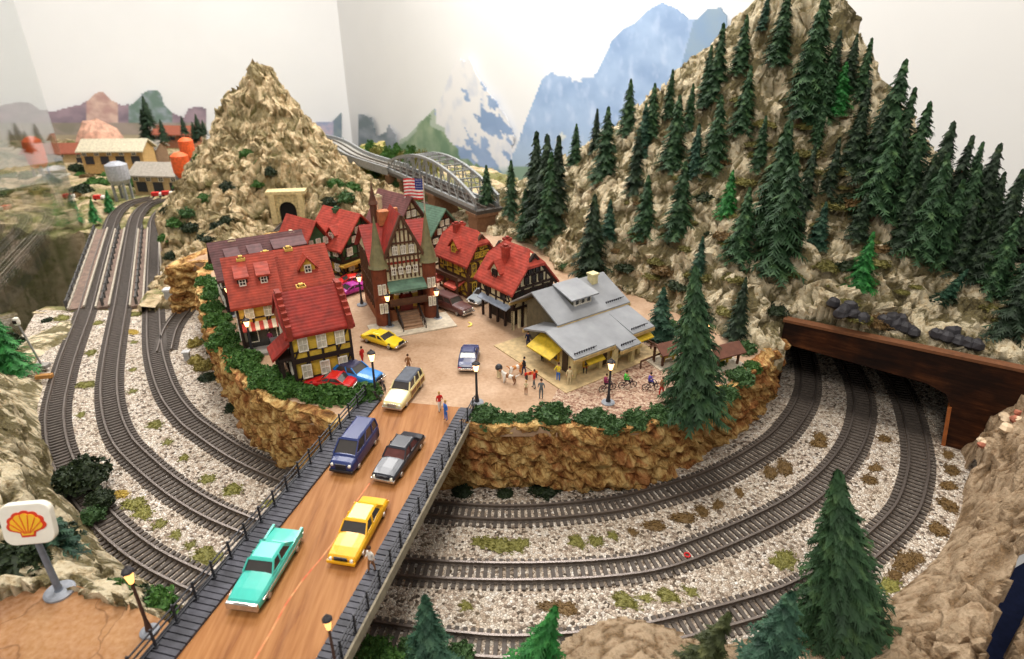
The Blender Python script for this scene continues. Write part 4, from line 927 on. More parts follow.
# long red roof behind
r3=house('long red-roofed house with one pointed dormer, wedged behind two others',foot(272,337),foot(334,324),.5,vz(272,337,290),.30,(YEL2,BLK,ORANGE),floors=2,nwin=3,dormers=(('gable',.50,.25,.16),),chim=((.12,.26,.03,mat('yellow_chimney',(214,176,90),.8)),(.36,.26,.04,mat('yellow_chimney',(214,176,90),.8))))
# plum roof
r4=house('dark house with plum-coloured slate roof and three dormers, furthest left',foot(231,314),foot(311,298),.62,vz(231,314,277),.30,(DKB,BLK,PLUM),floors=2,nwin=4,dormers=(('shed',.16,.3,.13),('shed',.42,.3,.13),('shed',.82,.35,.36)),chim=((.2,.33,.03,CRM),(.9,.33,.02,CRM)))
# green house
r5=house('green timbered house with double red gables in front of the embankment',foot(345,277),foot(380,264),.62,vz(345,277,247),.36,(GRN,BLK,SALMON),gable_front=True,floors=2,nwin=3,over=.07,base_mat=YEL2,dormers=(('g',.22,.15,.14),),chim=((.3,.4,.05,GRN),))
root,W_,D_,He_,J_=r5
b=MB(); q0=-.42
b.box(q0,.25,0,.02,.75,He_); b.prism([(q0,He_),(.02,He_),(q0/2,He_+.34)],'y',.25,.75); w2=b.build('side_wing',GRN,root)
for sg in (-1,1):
    b=MB(); vs=[(q0/2,.18,He_+.36),(q0/2,.82,He_+.36),(q0/2+sg*.30,.82,He_-.07),(q0/2+sg*.30,.18,He_-.07)]; b.add(vs+[(p[0],p[1],p[2]+.02) for p in vs],[(0,1,2,3),(7,6,5,4),(0,4,5,1),(1,5,6,2),(2,6,7,3),(3,7,4,0)]); b.build('wing_roof',SALMON,w2)
for x in (-.3,-.18,-.06):
    for z in (He_*.25,He_*.62,He_+.03): window(w2,x,.245,z,.05,.08,'f',name='wing_window')
b=MB(); b.box(-.1,-.14,He_*.42,W_+.1,-.02,He_*.45); b.box(-.1,-.14,He_*.45,W_+.1,-.13,He_*.52); b.build('yellow_balcony',YEL2,root)
# mauve-roofed house behind the hall
r6=house('cream timbered house with mauve roof directly behind the brick town hall',foot(398,268),foot(428,258),.6,vz(398,268,232),.42,(CRM,BRO,MAUVE),gable_front=True,floors=2,nwin=3,dormers=(('g',.2,.25,.14),),chim=((.1,.45,.0,CRM),))
# red house, green roof
r7=house('red-brown timbered house with green slate roof and a small shop sign',foot(430,266),foot(458,256),.62,vz(430,266,238),.34,(BRW,BLK,GREENR),gable_front=True,floors=3,nwin=3,chim=((.35,.45,.02,MAUVE),),base_mat=YEL2)
root,W_,D_,He_,J_=r7
b=MB(); b.box(.08,-J_-.03,He_*.34,W_-.04,-J_-.015,He_*.40); b.build('shop_sign',M_white,root)
# yellow house
c0,cr,cl=foot(469,298),foot(493,290),foot(444,285)
r8=house('yellow timbered house with half-hipped red roof and pink shop awnings',c0,cr,(cl-c0).length,vz(469,298,261),.30,(YEL,BRO,SALMON),gable_front=True,floors=2,nwin=3,half_hip=.14,chim=((.16,.42,.06,SALMON),(.34,.55,.0,SALMON)),shut=BRO,dormers=(('g',.28,.12,.15),),pane=M_glass,frame=YEL)
root,W_,D_,He_,J_=r8
b=MB(); b.box(-.16,.02,He_*.5,-.0,D_-.02,He_*.52); b.box(-.16,.02,He_*.52,-.15,D_-.02,He_*.62); b.build('balcony',BRO,root)
for yy in (.16,.50):
    b=MB(); b.prism([(-.20,He_*.34),(-.02,He_*.48),(-.02,He_*.44),(-.2,He_*.28)],'y',yy-.12,yy+.1); b.build('pink_awning',mat('pink_awning',(214,98,82),.7),root)
for yy in (.05,.3,.6): 
    b=MB(); b.box(-.16,yy-.012,0,-.135,yy+.012,He_*.5); b.build('balcony_post',BRO,root)
# black and white house
c0,cr,cl=foot(513,330),foot(549,317),foot(487,313)
r9=house('black and white timbered house on arcade posts with half-hipped salmon roof',c0,cr,(cl-c0).length,vz(513,330,289),.35,(CRM,BLK,SALMON),gable_front=True,floors=2,nwin=3,half_hip=.16,arcade=True,base_mat=DKB,chim=((.14,.30,.04,SALMON),(.42,.62,.0,SALMON)),shut=BLK,dormers=(('g',.33,.1,.17),),pane=M_glass,frame=M_black)
root,W_,D_,He_,J_=r9
b=MB(); vs=[(-J_-.0,.02,He_*.56),(-J_,D_,He_*.56),(-J_-.07,D_,He_*.49),(-J_-.07,.02,He_*.49)]; b.add(vs+[(p[0],p[1],p[2]+.012) for p in vs],[(0,1,2,3),(7,6,5,4),(0,4,5,1),(1,5,6,2),(2,6,7,3),(3,7,4,0)]); b.build('grey_canopy',mat('blue_grey_canopy',(150,160,176),.6),root)
b=MB(); yb=-.004
for q in range(7): b.box(W_*q/6-.012,yb-.01,0,W_*q/6+.012,yb+.02,He_*.5)
b.build('front_posts_infill',CRM,root)

# town hall with two turrets
a0,a1=foot(381,324),foot(433,315); dd_=(a1-a0); ang=math.atan2(dd_.y,dd_.x); Wt=math.hypot(dd_.x,dd_.y)
hall=empty('town_hall',(a0.x,a0.y,DZ),ang,'brick town hall with two pointed turrets, entrance stairs and half-timbered gable','town hall')
He=vz(381,324,262); print('hall',Wt,He)
b=MB(); b.box(.02,.02,0,Wt-.02,.75,He); b.build('brick_wall',BRICK,hall)
b=MB(); b.box(-.02,-.02,0,Wt+.02,.78,.16); b.build('plinth',mat('brick_plinth',(150,92,58),.8),hall)
b=MB(); b.prism([(.02,He*.62),(.75,He*.62),(.75,He),(.385,He+.27),(.02,He)],'x',-.02,.0); b.build('side_gable',CRM,hall)
b=MB()
for q in range(8):
    y=.04+.1*q; b.box(-.035,y-.008,He*.2,-.018,y+.008,He)
for z in (.35,.62,.98): b.box(-.035,.02,He*z-.01,-.018,.76,He*z+.01)
b.build('side_timber_frame',BRO,hall)
# main roof, ridge along the front
rr=.30
for sg in (-1,1):
    ye=.385+sg*.44; b=MB(); vs=[(-.07,.385,He+rr),(Wt+.07,.385,He+rr),(Wt+.07,ye,He-.04),(-.07,ye,He-.04)]; b.add(vs+[(p[0],p[1],p[2]+.025) for p in vs],[(0,1,2,3),(7,6,5,4),(0,4,5,1),(1,5,6,2),(2,6,7,3),(3,7,4,0)]); b.build('roof',RED,hall)
# front gable bay
gx0,gx1=.10,Wt-.10; gz=He+.05; gap=gz+.44
b=MB(); b.box(gx0,-.05,He*.5,gx1,.35,gz); b.prism([(gx0,gz),(gx1,gz),(Wt/2,gap)],'y',-.05,.4); b.build('front_gable',CRM,hall)
b=MB(); n=9
for q in range(n+1):
    x=gx0+(gx1-gx0)*q/n; zt=gz+(gap-gz)*(1-abs(x-Wt/2)/((gx1-gx0)/2)); b.box(x-.008,-.065,He*.72,x+.008,-.048,max(gz,zt))
for z,f in ((He*.86,0),(gz,0),(gz+.15,.3),(gz+.3,.6)):
    w2=(gx1-gx0)/2*(1-f); b.box(Wt/2-w2,-.066,z-.009,Wt/2+w2,-.048,z+.009)
for sg in (-1,1): b.beam((Wt/2,-.07,gap+.02),(Wt/2+sg*(gx1-gx0)/2*1.12,-.07,gz-.04),.03,.04,up=(0,-1,0))
b.build('gable_timber_frame',BRO,hall)
for sg in (-1,1):
    b=MB(); xe=Wt/2+sg*((gx1-gx0)/2+.05); vs=[(Wt/2,-.07,gap+.01),(Wt/2,.42,gap+.01),(xe,.42,gz-.06),(xe,-.07,gz-.06)]; b.add(vs+[(p[0],p[1],p[2]+.02) for p in vs],[(0,1,2,3),(7,6,5,4),(0,4,5,1),(1,5,6,2),(2,6,7,3),(3,7,4,0)]); b.build('gable_roof',RED,hall)
for x in (.35,.5,.65): window(hall,Wt*x,-.055,gz+.03,.04,.08,'f')
for x in (.3,.43,.57,.7): window(hall,Wt*x,-.055,He*.80,.035,.07,'f')
# green balcony roof and balcony
b=MB(); b.prism([(-.20,He*.60),(-.04,He*.70),(-.04,He*.66),(-.2,He*.57)],'x',gx0,gx1); b.build('balcony_roof',GREENR,hall)
b=MB(); b.box(gx0,-.16,He*.34,gx1,-.0,He*.37); b.box(gx0,-.17,He*.37,gx1,-.15,He*.45); b.build('balcony',BRO,hall)
for x in (.34,.5,.66): window(hall,Wt*x,-.012,He*.46,.05,.11,'f')
# turrets
for i,x in enumerate((.03,Wt-.03)):
    b=MB(); b.lathe([(.085,.0),(.085,He*.92),(.095,He*.95)],14,c=(x,-.03,0)); tt=b.build('turret',BRICK,hall)
    b=MB(); b.lathe([(.115,He*.93),(.10,He*.98),(.055,He+.18),(.022,He+.40),(.002,He+.52)],14,c=(x,-.03,0)); b.build('turret_spire',mat('verdigris_spire',(118,112,78),.6),tt)
    for z in (.25,.55): 
        window(tt,x-.025,-.114,He*z,.022,.10,'f',name='turret_window',nx=1); window(tt,x+.025,-.114,He*z,.022,.10,'f',name='turret_window',nx=1)
# door with arch and stairs
b=MB(); cx=Wt/2; arch=[(cx-.075,0.13),(cx+.075,.13)]+[(cx+.075*math.cos(a),.27+.075*math.sin(a)) for a in [PI*k/8 for k in range(9)]]
b.prism(arch,'y',-.03,.02); b.build('arched_door',mat('red_door',(112,34,26),.5),hall)
b=MB(); b.box(cx-.14,-.012,.13,cx-.08,.02,.36); b.box(cx+.08,-.012,.13,cx+.14,.02,.36); b.build('door_surround',YEL2,hall)
b=MB()
for k in range(6): b.box(cx-.12,-.08-.045*k,0,cx+.12,-.02,.13-.022*k)
b.build('entrance_stairs',mat('stair_stone',(150,118,92),.8),hall)
for sg in (-1,1):
    b=MB(); xx=cx+sg*.13; b.beam((xx,-.03,.22),(xx,-.34,.09),.012,.016)
    for k in range(6): f=k/5; b.beam((xx,-.03-.31*f,.13-.13*f),(xx,-.03-.31*f,.22-.13*f),.01,.01)
    b.build('stair_railing',M_black,hall)
b=MB(); b.box(-.16,-.42,0,Wt+.16,.0,.016); b.build('kerb_pavement',M_conc,hall)
# ridge turret and chimneys
b=MB(); b.box(.16,.33,He+.3,.28,.45,He+.46); b.build('ridge_chimney',mat('orange_brick',(176,108,66),.8),hall)
b=MB(); b.box(.36,.5,He+.2,.42,.56,He+.44); b.build('ridge_chimney',mat('orange_brick',(176,108,66),.8),hall)
b=MB(); b.lathe([(.04,He+.28),(.04,He+.50),(.06,He+.52),(.04,He+.56),(.015,He+.68),(.002,He+.78)],8,c=(.14,.5,0)); b.build('clock_turret',mat('dark_brick',(92,58,40),.7),hall)

# small station with grey sheet roofs
s0,s1=foot(573,377),foot(634,353); dd_=(s1-s0); ang=math.atan2(dd_.y,dd_.x); Ws=math.hypot(dd_.x,dd_.y); st=empty('station_house',(s0.x,s0.y,DZ),ang,'cream station building with two-level grey sheet roof and yellow awnings','station')
he=vz(573,379,353); print('station',Ws,he)
CR2=mat('station_cream',(206,190,140),.8); EDGE=mat('roof_edge_ochre',(188,160,104),.7)
b=MB(); b.box(0,0,0,Ws,.5,he); b.prism([(-.0,he),(.5,he),(.25,he+.07)],'x',0.02,Ws-.02); b.build('lower_wall',CR2,st)
b=MB(); b.box(.15,.42,0,Ws+.05,.95,he+.13); b.prism([(.42,he+.13),(1.0,he+.13),(.72,he+.30)],'x',.15,Ws+.05); b.build('upper_wall',mat('station_dark_wall',(98,90,70),.8),st)
def slope(nm,x0,x1,ya,za,yb,zb,th=.018,m=M_grey,par=None):
    b=MB(); vs=[(x0,ya,za),(x1,ya,za),(x1,yb,zb),(x0,yb,zb)]; b.add(vs+[(p[0],p[1],p[2]+th) for p in vs],[(0,1,2,3),(7,6,5,4),(0,4,5,1),(1,5,6,2),(2,6,7,3),(3,7,4,0)]); r=b.build(nm,m,par or st)
    b=MB(); b.add([(x0-.004,ya-.006,za-.03),(x1+.004,ya-.006,za-.03),(x1+.004,ya+.012,za-.03),(x0-.004,ya+.012,za-.03),(x0-.004,ya-.006,za+.004),(x1+.004,ya-.006,za+.004),(x1+.004,ya+.012,za+.004),(x0-.004,ya+.012,za+.004)],[(3,2,1,0),(4,5,6,7),(0,1,5,4),(1,2,6,5),(2,3,7,6),(3,0,4,7)]); b.build('fascia_board',EDGE,r); return r
slope('lower_roof',-.12,.42,-.14,he-.01,.30,he+.11); slope('lower_roof',.42,.70,-.22,he-.045,.30,he+.11); slope('lower_roof',.70,Ws+.16,-.10,he+.005,.30,he+.11)
slope('lower_roof',-.12,.3,.66,he+.0,.30,he+.11)
slope('upper_roof',.04,Ws+.2,.30,he+.13,.74,he+.34); slope('upper_roof',.04,Ws+.2,1.12,he+.1,.74,he+.34)
for x0,x1,y,z in ((-.08,.2,-.10,he+.022),(.46,.66,-.18,he-.012),(.72,Ws+.1,-.06,he+.04),(Ws-.1,Ws+.16,.36,he+.178)):
    b=MB(); n=int((x1-x0)/.03)
    for k in range(n): b.box(x0+.03*k,y,z,x0+.03*k+.008,y+.012,z+.022)
    b.box(x0,y,z+.014,x1,y+.006,z+.02); b.build('snow_guard',M_dark,st)
dm=MB(); dm.prism([(.46,he+.20),(.46,he+.30),(.72,he+.35),(.72,he+.28)],'x',.36,.62); dmo=dm.build('dormer',mat('dormer_olive',(86,84,60),.8),st)
b=MB(); vs=[(.30,.40,he+.295),(.68,.40,he+.295),(.66,.74,he+.365),(.32,.74,he+.365)]; b.add(vs+[(p[0],p[1],p[2]+.015) for p in vs],[(0,1,2,3),(7,6,5,4),(0,4,5,1),(1,5,6,2),(2,6,7,3),(3,7,4,0)]); b.build('dormer_roof',M_grey,dmo)
for k in range(3): window(dmo,.41+.08*k,.455,he+.225,.05,.05,'f',name='dormer_window',nx=1,ny=1,pane=M_glass)
b=MB(); b.box(.78,.62,he+.24,.86,.70,he+.41); b.box(.77,.61,he+.40,.87,.71,he+.42); b.build('chimney',mat('cream_chimney',(226,212,160),.8),st)
for x in (.18,.56,.98): 
    if x<Ws-.05: window(st,x,-.006,.09,.11,.12,'f',pane=M_glass,frame=YEL)
b=MB(); b.box(.36,-.012,0,.44,.01,.24); b.build('door',mat('dark_door',(70,54,40),.6),st)
window(st,-.006,.3,.09,.16,.12,'l',pane=M_glass,frame=YEL); b=MB(); b.box(-.012,.08,0,.01,.16,.24); b.build('door',mat('dark_door',(70,54,40),.6),st)
YA=mat('yellow_awning',(208,176,46),.6)
def awn(x0,x1,y0,y1,za,zb,ax):
    b=MB(); 
    if ax=='f': vs=[(x0,y0,za),(x1,y0,za),(x1,y1,zb),(x0,y1,zb)]
    else: vs=[(y0,x0,za),(y0,x1,za),(y1,x1,zb),(y1,x0,zb)]
    b.add(vs+[(p[0],p[1],p[2]+.012) for p in vs],[(0,1,2,3),(7,6,5,4),(0,4,5,1),(1,5,6,2),(2,6,7,3),(3,7,4,0)]); b.build('yellow_awning',YA,st)
awn(.08,.30,-.01,-.13,he-.06,he-.13,'f'); awn(.72,1.0,-.01,-.12,he-.04,he-.1,'f'); awn(.12,.50,-.01,-.20,he-.0,he-.1,'l')
for x,y in ((-.03,-.03),(.44,-.12),(.68,-.12),(Ws,-.04),(.33,-.02)):
    b=MB(); b.box(x-.022,y-.022,0,x+.022,y+.022,he-.02); b.build('porch_pillar',CR2,st)
b=MB(); b.box(-.26,-.20,0,Ws+.22,1.0,.012); b.build('station_floor',mat('station_slab',(190,166,124),.8),st)
for (x0,y0,x1,y1) in ((Ws+.2,-.2,Ws+.2,.1),(Ws-.2,-.28,Ws+.2,-.28)):
    b=MB(); b.beam((x0,y0,.09),(x1,y1,.09),.014,.014)
    for f in (0,.5,1): b.beam((x0+(x1-x0)*f,y0+(y1-y0)*f,0),(x0+(x1-x0)*f,y0+(y1-y0)*f,.095),.012,.012)
    b.build('wooden_rail',BRO,st)

# picnic shelters by the cliff
for i,(x,y) in enumerate(((668,362),(722,365))):
    p=foot(x,y); r_=empty('picnic_shelter',tuple(p),math.radians(25),('brown-roofed picnic shelter on a slab left of the tall village conifer','brown-roofed picnic shelter right of the tall village conifer')[i],'shelter')
    b=MB(); b.box(-.2,-.13,0,.2,.13,.02); b.build('slab',M_conc,r_)
    for sx in (-1,1):
        for sy in (-1,1): b=MB(); b.box(sx*.13-.01,sy*.07-.01,.02,sx*.13+.01,sy*.07+.01,.17); b.build('post',BRO,r_)
    for sg in (-1,1):
        b=MB(); vs=[(-.18,0,.23),(.18,0,.23),(.18,sg*.12,.155),(-.18,sg*.12,.155)]; b.add(vs+[(q[0],q[1],q[2]+.012) for q in vs],[(0,1,2,3),(7,6,5,4),(0,4,5,1),(1,5,6,2),(2,6,7,3),(3,7,4,0)]); b.build('roof',mat('shelter_roof',(104,66,52),.8),r_)
    b=MB(); b.box(-.09,-.03,.07,.09,.03,.085); b.box(-.07,-.01,.02,-.05,.01,.07); b.box(.05,-.01,.02,.07,.01,.07); b.build('picnic_table',mat('yellow_table',(200,166,60),.7),r_)

# ------------------------------------------------------------------ street lamps
def lamp(p,h,label,glass=None,sc=1.0):
    r=empty('street_lamp',tuple(p),0,label,'street lamp')
    b=MB(); b.lathe([(.062*sc,0),(.062*sc,.012),(.045*sc,.02)],16); b.build('base',mat('lamp_base_grey',(136,140,148),.5),r)
    b=MB(); b.lathe([(.024*sc,.015),(.018*sc,.06),(.012*sc,.10),(.010*sc,h*.74),(.017*sc,h*.77)],10); b.build('pole',M_dark if glass is None else mat('brown_pole',(74,50,40),.6),r)
    b=MB(); b.lathe([(.016*sc,h*.77),(.032*sc,h*.93)],8); b.build('lamp_glass',glass or M_lampglass,r)
    b=MB(); b.lathe([(.040*sc,h*.93),(.034*sc,h*.955),(.012*sc,h*.99),(.004*sc,h*1.02)],8); b.build('lamp_cap',M_dark,r)
    l=bpy.data.lights.new('lamp_bulb','POINT'); l.energy=.16; l.color=(1,.72,.42); l.shadow_soft_size=.02
    o=bpy.data.objects.new('lamp_bulb',l); C.objects.link(o); o.location=(p.x,p.y,p.z+h*.85); o.parent=None
    o.parent=r; o.location=(0,0,h*.72) if False else (0,0,h*1.06)
    return r
for (x,y,ty,lab) in [(253,354,318,'black street lamp in front of the striped-awning shop'),(233,316,285,'black street lamp beside the hedge near the plum roof'),(376,396,350,'black street lamp at the left end of the road bridge'),(390,327,293,'black street lamp left of the town hall stairs'),(438,319,288,'black street lamp right of the town hall stairs'),(477,403,361,'tall brown street lamp by the cliff shrubs at the bridge end'),(608,403,359,'street lamp with round grey base in front of the station'),(362,305,274,'street lamp left of the town hall by the parked sports cars')]:
    p=foot(x,y); lamp(p,zat(p.x,p.y,ty)-DZ,lab)
p=P(150,632,DZ); lamp(p,zat(p.x,p.y,567)-DZ,'blurred glowing lamp on grey disc base at the edge of the dirt lot',M_lampfg,.85)
p=P(337,672,DZ+.02); lamp(p,zat(p.x,p.y,618)-DZ,'glowing lamp at the bottom edge on the bridge pavement',M_lampfg,.7)
p=foot(712,345); 
lamp(foot(700,372),zat(foot(700,372).x,foot(700,372).y,318)-DZ,'street lamp half hidden by the tall village conifer')

# roadside sign with the scallop emblem
p=P(60,592,DZ); hs=zat(p.x,p.y,538)-DZ; sg=empty('petrol_sign',tuple(p),math.radians(0),'white rounded petrol sign with red and yellow scallop emblem on grey pole','sign')
b=MB(); b.lathe([(.085,0),(.085,.012),(.07,.02)],24); b.build('base',mat('lamp_base_grey',(136,140,148),.5),sg)
b=MB(); b.lathe([(.026,.015),(.02,.03),(.017,hs+.02)],12); b.build('pole',mat('sign_pole_grey',(112,120,132),.5),sg)
def rrect(w,h,r,n=6):
    pts=[]
    for cx,cy,a0 in ((w/2-r,h/2-r,0),(-w/2+r,h/2-r,PI/2),(-w/2+r,-h/2+r,PI),(w/2-r,-h/2+r,3*PI/2)):
        for k in range(n+1): a=a0+PI/2*k/n; pts.append((cx+r*math.cos(a),cy+r*math.sin(a)))
    return pts
sz=.255; M_=Matrix.Translation((-.0,0,hs+sz/2-.01))@Matrix.Rotation(math.radians(8),4,'Z')@Matrix.Rotation(math.radians(-12),4,'X')
b=MB(); b.M=M_; b.prism(rrect(sz*1.06,sz,.06),'y',-.022,.022); sb=b.build('sign_board',mat('sign_white',(240,236,222),.4,.5,0,.02),sg,bev=.006)
def shell_outline(R,n=7):
    pts=[(-R*.36,-R*.78),(R*.36,-R*.78),(R*.42,-R*.50)]
    for k in range(n):
        a0=math.radians(-20+220*k/n); a1=math.radians(-20+220*(k+1)/n)
        for f in (.0,.25,.5,.75,1.0):
            a=a0+(a1-a0)*f; r=R*(.93+.09*math.sin(PI*f)); pts.append((r*math.cos(a)*1.05,r*math.sin(a)*.92-R*.02))
    pts.append((-R*.42,-R*.50)); return pts
b=MB(); b.M=M_; b.prism(shell_outline(.098),'y',-.026,-.02); b.build('emblem_red',mat('emblem_red',(214,60,30),.5,.4,0,.02),sg)
b=MB(); b.M=M_; b.prism(shell_outline(.080),'y',-.030,-.024); b.build('emblem_yellow',mat('emblem_yellow',(246,190,40),.5,.4,0,.02),sg)
b=MB(); b.M=M_
for k in range(1,7):
    a=math.radians(-20+220*k/7); b.beam((math.cos(a)*.014,-.0315,-.05),(math.cos(a)*.078,-.0315,math.sin(a)*.066),.0045,.003,up=(0,-1,0))
b.build('emblem_ribs',mat('emblem_rib',(222,96,34),.5,.4,0,.02),sg)

# small signal and relay boxes
p=P(42,366,.06); sgl=empty('track_signal',tuple(p),0,'small white-headed signal leaning on the left bank beside the gorge','signal')
b=MB(); b.box(-.08,-.05,-.02,.08,.05,.03); b.build('base',M_stone,sgl,bev=.008)
e=Vector((-.10,0,hpx(p,322))); b=MB(); b.tube([(0,0,.02),e],.012,8); b.build('pole',M_stone,sgl)
b=MB(); b.lathe([(.03,-.035),(.036,0),(.03,.05),(.012,.06)],10,c=tuple(e)); b.build('signal_head',M_white,sgl)
b=MB(); b.box(e.x-.02,-.04,e.z-.01,e.x+.02,-.03,e.z+.03); b.build('signal_lens',M_black,sgl)
for (x,y,w,hh_,lab) in [(172,303,.13,.24,'silver-grey relay box beside the end of the gorge bridge'),(188,360,.07,.13,'small grey relay box beside the branch line')]:
    p=P(x,y,0); r_=empty('relay_box',tuple(p),math.radians(10),lab,'relay box'); b=MB(); b.box(-w/2,-w*.4,0,w/2,w*.4,hh_*.85); b.build('cabinet',mat('cabinet_grey',(168,168,170),.5),r_,bev=.006)
    b=MB(); b.box(-w/2-.012,-w*.4-.012,hh_*.85,w/2+.012,w*.4+.012,hh_); b.build('lid',mat('cabinet_lid',(200,200,200),.5),r_,bev=.004)
p=P(45,378,.05); b=MB(); b.box(-.09,-.03,0,.09,.03,.05); o=b.build('timber_block',mat('worn_timber',(168,120,64),.8),bev=.006); o.location=tuple(p); o.rotation_euler.z=.2; tag(o,'small brown timber block lying on the left bank','timber')
p=P(687,556,.012); b=MB(); 
b.tube([(.022*math.cos(a),.022*math.sin(a),.012) for a in [2*PI*k/12 for k in range(13)]],.007,6); o=b.build('red_ring',mat('red_plastic',(200,40,40),.5)); o.location=tuple(p); tag(o,'tiny red ring lying between the rails of the middle track','ring')
# black stones on the tunnel roof
rnd=random.Random(4)
for i,(x,y) in enumerate([(832,318),(842,324),(852,328),(838,328),(860,333),(848,320),(883,335),(893,340),(903,343),(890,332),(912,345),(899,334),(935,348),(945,352),(957,355),(966,358),(950,345),(975,360)]):
    b=MB(); n_=5; b.lathe([(.03,0),(.062,.03),(.05,.07),(.02,.09)],7); 
    b.v=[tuple(Vector(v)*(1+.35*noise.noise(Vector(v)*14+Vector((i,0,0))))) for v in b.v]
    o=b.build('black_rock',mat('coal_black',(52,50,54),.6)); q=hit('hillside_rocks',x,y-7); o.scale=(1.25,1.25,1.25); o.location=(q.x,q.y,q.z+.02); g_=['left','middle','right'][0 if x<870 else (1 if x<925 else 2)]; o.rotation_euler.z=i
    tag(o,'black rock lying in the %s pile above the timber tunnel mouth'%g_,'rock','black rocks in the %s pile above the tunnel mouth'%g_)

# ------------------------------------------------------------------ vehicles
M_tyre=mat('tyre_rubber',(28,27,27),.8); M_hub=mat('hubcap',(176,174,170),.35,.5,.6); M_chrome=mat('chrome_trim',(206,200,194),.25,.6,.8); M_cg=mat('car_glass',(62,58,56),.12,.7,0,.05)
M_hl=mat('headlight_glass',(240,236,220),.2); M_tl=mat('tail_lamp_red',(170,30,24),.3)
def paint(nm,c): return mat(nm,c,.28,.6,0,.03)
def loft(st,k=8):
    """st: (x, half width, z low, z high, crown)"""
    b=MB(); vs=[]
    for x,hw,zl,zh,cr in st:
        zm=(zl+zh)/2
        pr=[(-hw*.94,zl),(-hw,zl+.02),(-hw,zm),(-hw*.97,zh-.012),(-hw*.86,zh),(-hw*.4,zh+cr),(hw*.4,zh+cr),(hw*.86,zh),(hw*.97,zh-.012),(hw,zm),(hw,zl+.02),(hw*.94,zl)]
        vs+=[(x,y,z) for y,z in pr]
    n=12; fs=[tuple(range(n)),tuple((len(st)-1)*n+i for i in range(n-1,-1,-1))]
    for j in range(len(st)-1):
        for i in range(n): fs.append((j*n+i,(j+1)*n+i,(j+1)*n+(i+1)%n,j*n+(i+1)%n))
    b.add(vs,fs); return b
def car(rear,front,label,m,style='sedan',cat='car',roof=None,name='car',L=None,z=DZ,lift=.004,glass=None,wood=None,bump=None):
    a=P(*rear,z); c=P(*front,z); mid_=(a+c)/2; d=c-a; ang=math.atan2(d.y,d.x)
    sp={'sedan':dict(L=.58,W=.105,hood=.088,belt=.098,trunk=.09,top=.158,cb=(-.19,.10),ct=(-.13,.03)),
        'fifties':dict(L=.60,W=.108,hood=.095,belt=.105,trunk=.10,top=.165,cb=(-.17,.10),ct=(-.10,.04)),
        'sports':dict(L=.50,W=.10,hood=.066,belt=.078,trunk=.082,top=.122,cb=(-.17,.10),ct=(-.09,.01)),
        'van':dict(L=.50,W=.105,hood=.12,belt=.135,trunk=.135,top=.215,cb=(-.245,.17),ct=(-.235,.07)),
        'wagon':dict(L=.54,W=.102,hood=.10,belt=.115,trunk=.115,top=.18,cb=(-.255,.08),ct=(-.245,.02)),
        'old':dict(L=.46,W=.095,hood=.10,belt=.11,trunk=.09,top=.165,cb=(-.13,.06),ct=(-.08,.01))}[style]
    if L: sp['L']=L
    L=sp['L']; W=sp['W']; h=L/2; zl=.028
    root=empty(name,(mid_.x,mid_.y,z+lift),ang,label,cat)
    st=[(-h,W*.86,zl+.015,sp['trunk']-.022,.0),(-h+.015,W*.95,zl,sp['trunk']-.006,.002),(-h*.72,W,zl,sp['trunk'],.004),(sp['cb'][0],W,zl,sp['belt'],.004),(0,W,zl,sp['belt'],.004),(sp['cb'][1],W,zl,sp['belt']-.002,.004),(h*.7,W*.99,zl,sp['hood'],.004),(h-.02,W*.93,zl,sp['hood']-.008,.002),(h,W*.84,zl+.015,sp['hood']-.026,.0)]
    body=loft(st).build('body',m,root,smooth=False,bev=.005)
    # wheel arches and wheels
    for x in (-h*.62,h*.62):
        for s in (-1,1):
            b=MB(); b.M=Matrix.Translation((x,s*(W-.022),.033))@Matrix.Rotation(PI/2,4,'X'); b.lathe([(.033,-.016),(.036,-.010),(.036,.012),(.031,.018)],14); w=b.build('wheel',M_tyre,root)
            b=MB(); b.M=Matrix.Translation((x,s*(W-.022),.033))@Matrix.Rotation(PI/2*s,4,'X'); b.lathe([(.019,-.026),(.021,-.012)],10); b.build('hubcap',M_hub,w)
    # cabin: glass, roof, pillars
    (b0,b1),(t0,t1)=sp['cb'],sp['ct']; wb=W*.90; wt=W*.74; zb=sp['belt']; zt=sp['top']
    b=MB(); vs=[(b0+.006,-wb,zb-.004),(b1-.006,-wb,zb-.004),(b1-.006,wb,zb-.004),(b0+.006,wb,zb-.004),(t0,-wt,zt-.006),(t1,-wt,zt-.006),(t1,wt,zt-.006),(t0,wt,zt-.006)]
    F6=[(3,2,1,0),(4,5,6,7),(0,1,5,4),(1,2,6,5),(2,3,7,6),(3,0,4,7)]; b.add(vs,F6); b.build('window_glass',glass or M_cg,root)
    b=MB(); b.add([(t0-.012,-wt-.004,zt-.009),(t1+.012,-wt-.004,zt-.009),(t1+.012,wt+.004,zt-.009),(t0-.012,wt+.004,zt-.009),(t0+.006,-wt+.012,zt+.004),(t1-.006,-wt+.012,zt+.004),(t1-.006,wt-.012,zt+.004),(t0+.006,wt-.012,zt+.004)],F6); b.build('roof',roof or m,root,bev=.004)
    for s in (-1,1):
        b=MB(); pl=[(b0,t0),(b1,t1)]; mids=[(b0*.4+b1*.6,t0*.42+t1*.58)]
        if style in('van','wagon'): mids+= [(b0*.75+b1*.25,t0*.75+t1*.25)]
        for xb,xt in pl+mids: b.beam((xb,s*wb*.995,zb-.002),(xt,s*(wt+.002),zt-.004),.011,.009,up=(0,1,0))
        b.beam((b0,s*wb,zb+.001),(b1,s*wb,zb+.001),.006,.006)
        b.build('window_frame',m,root)
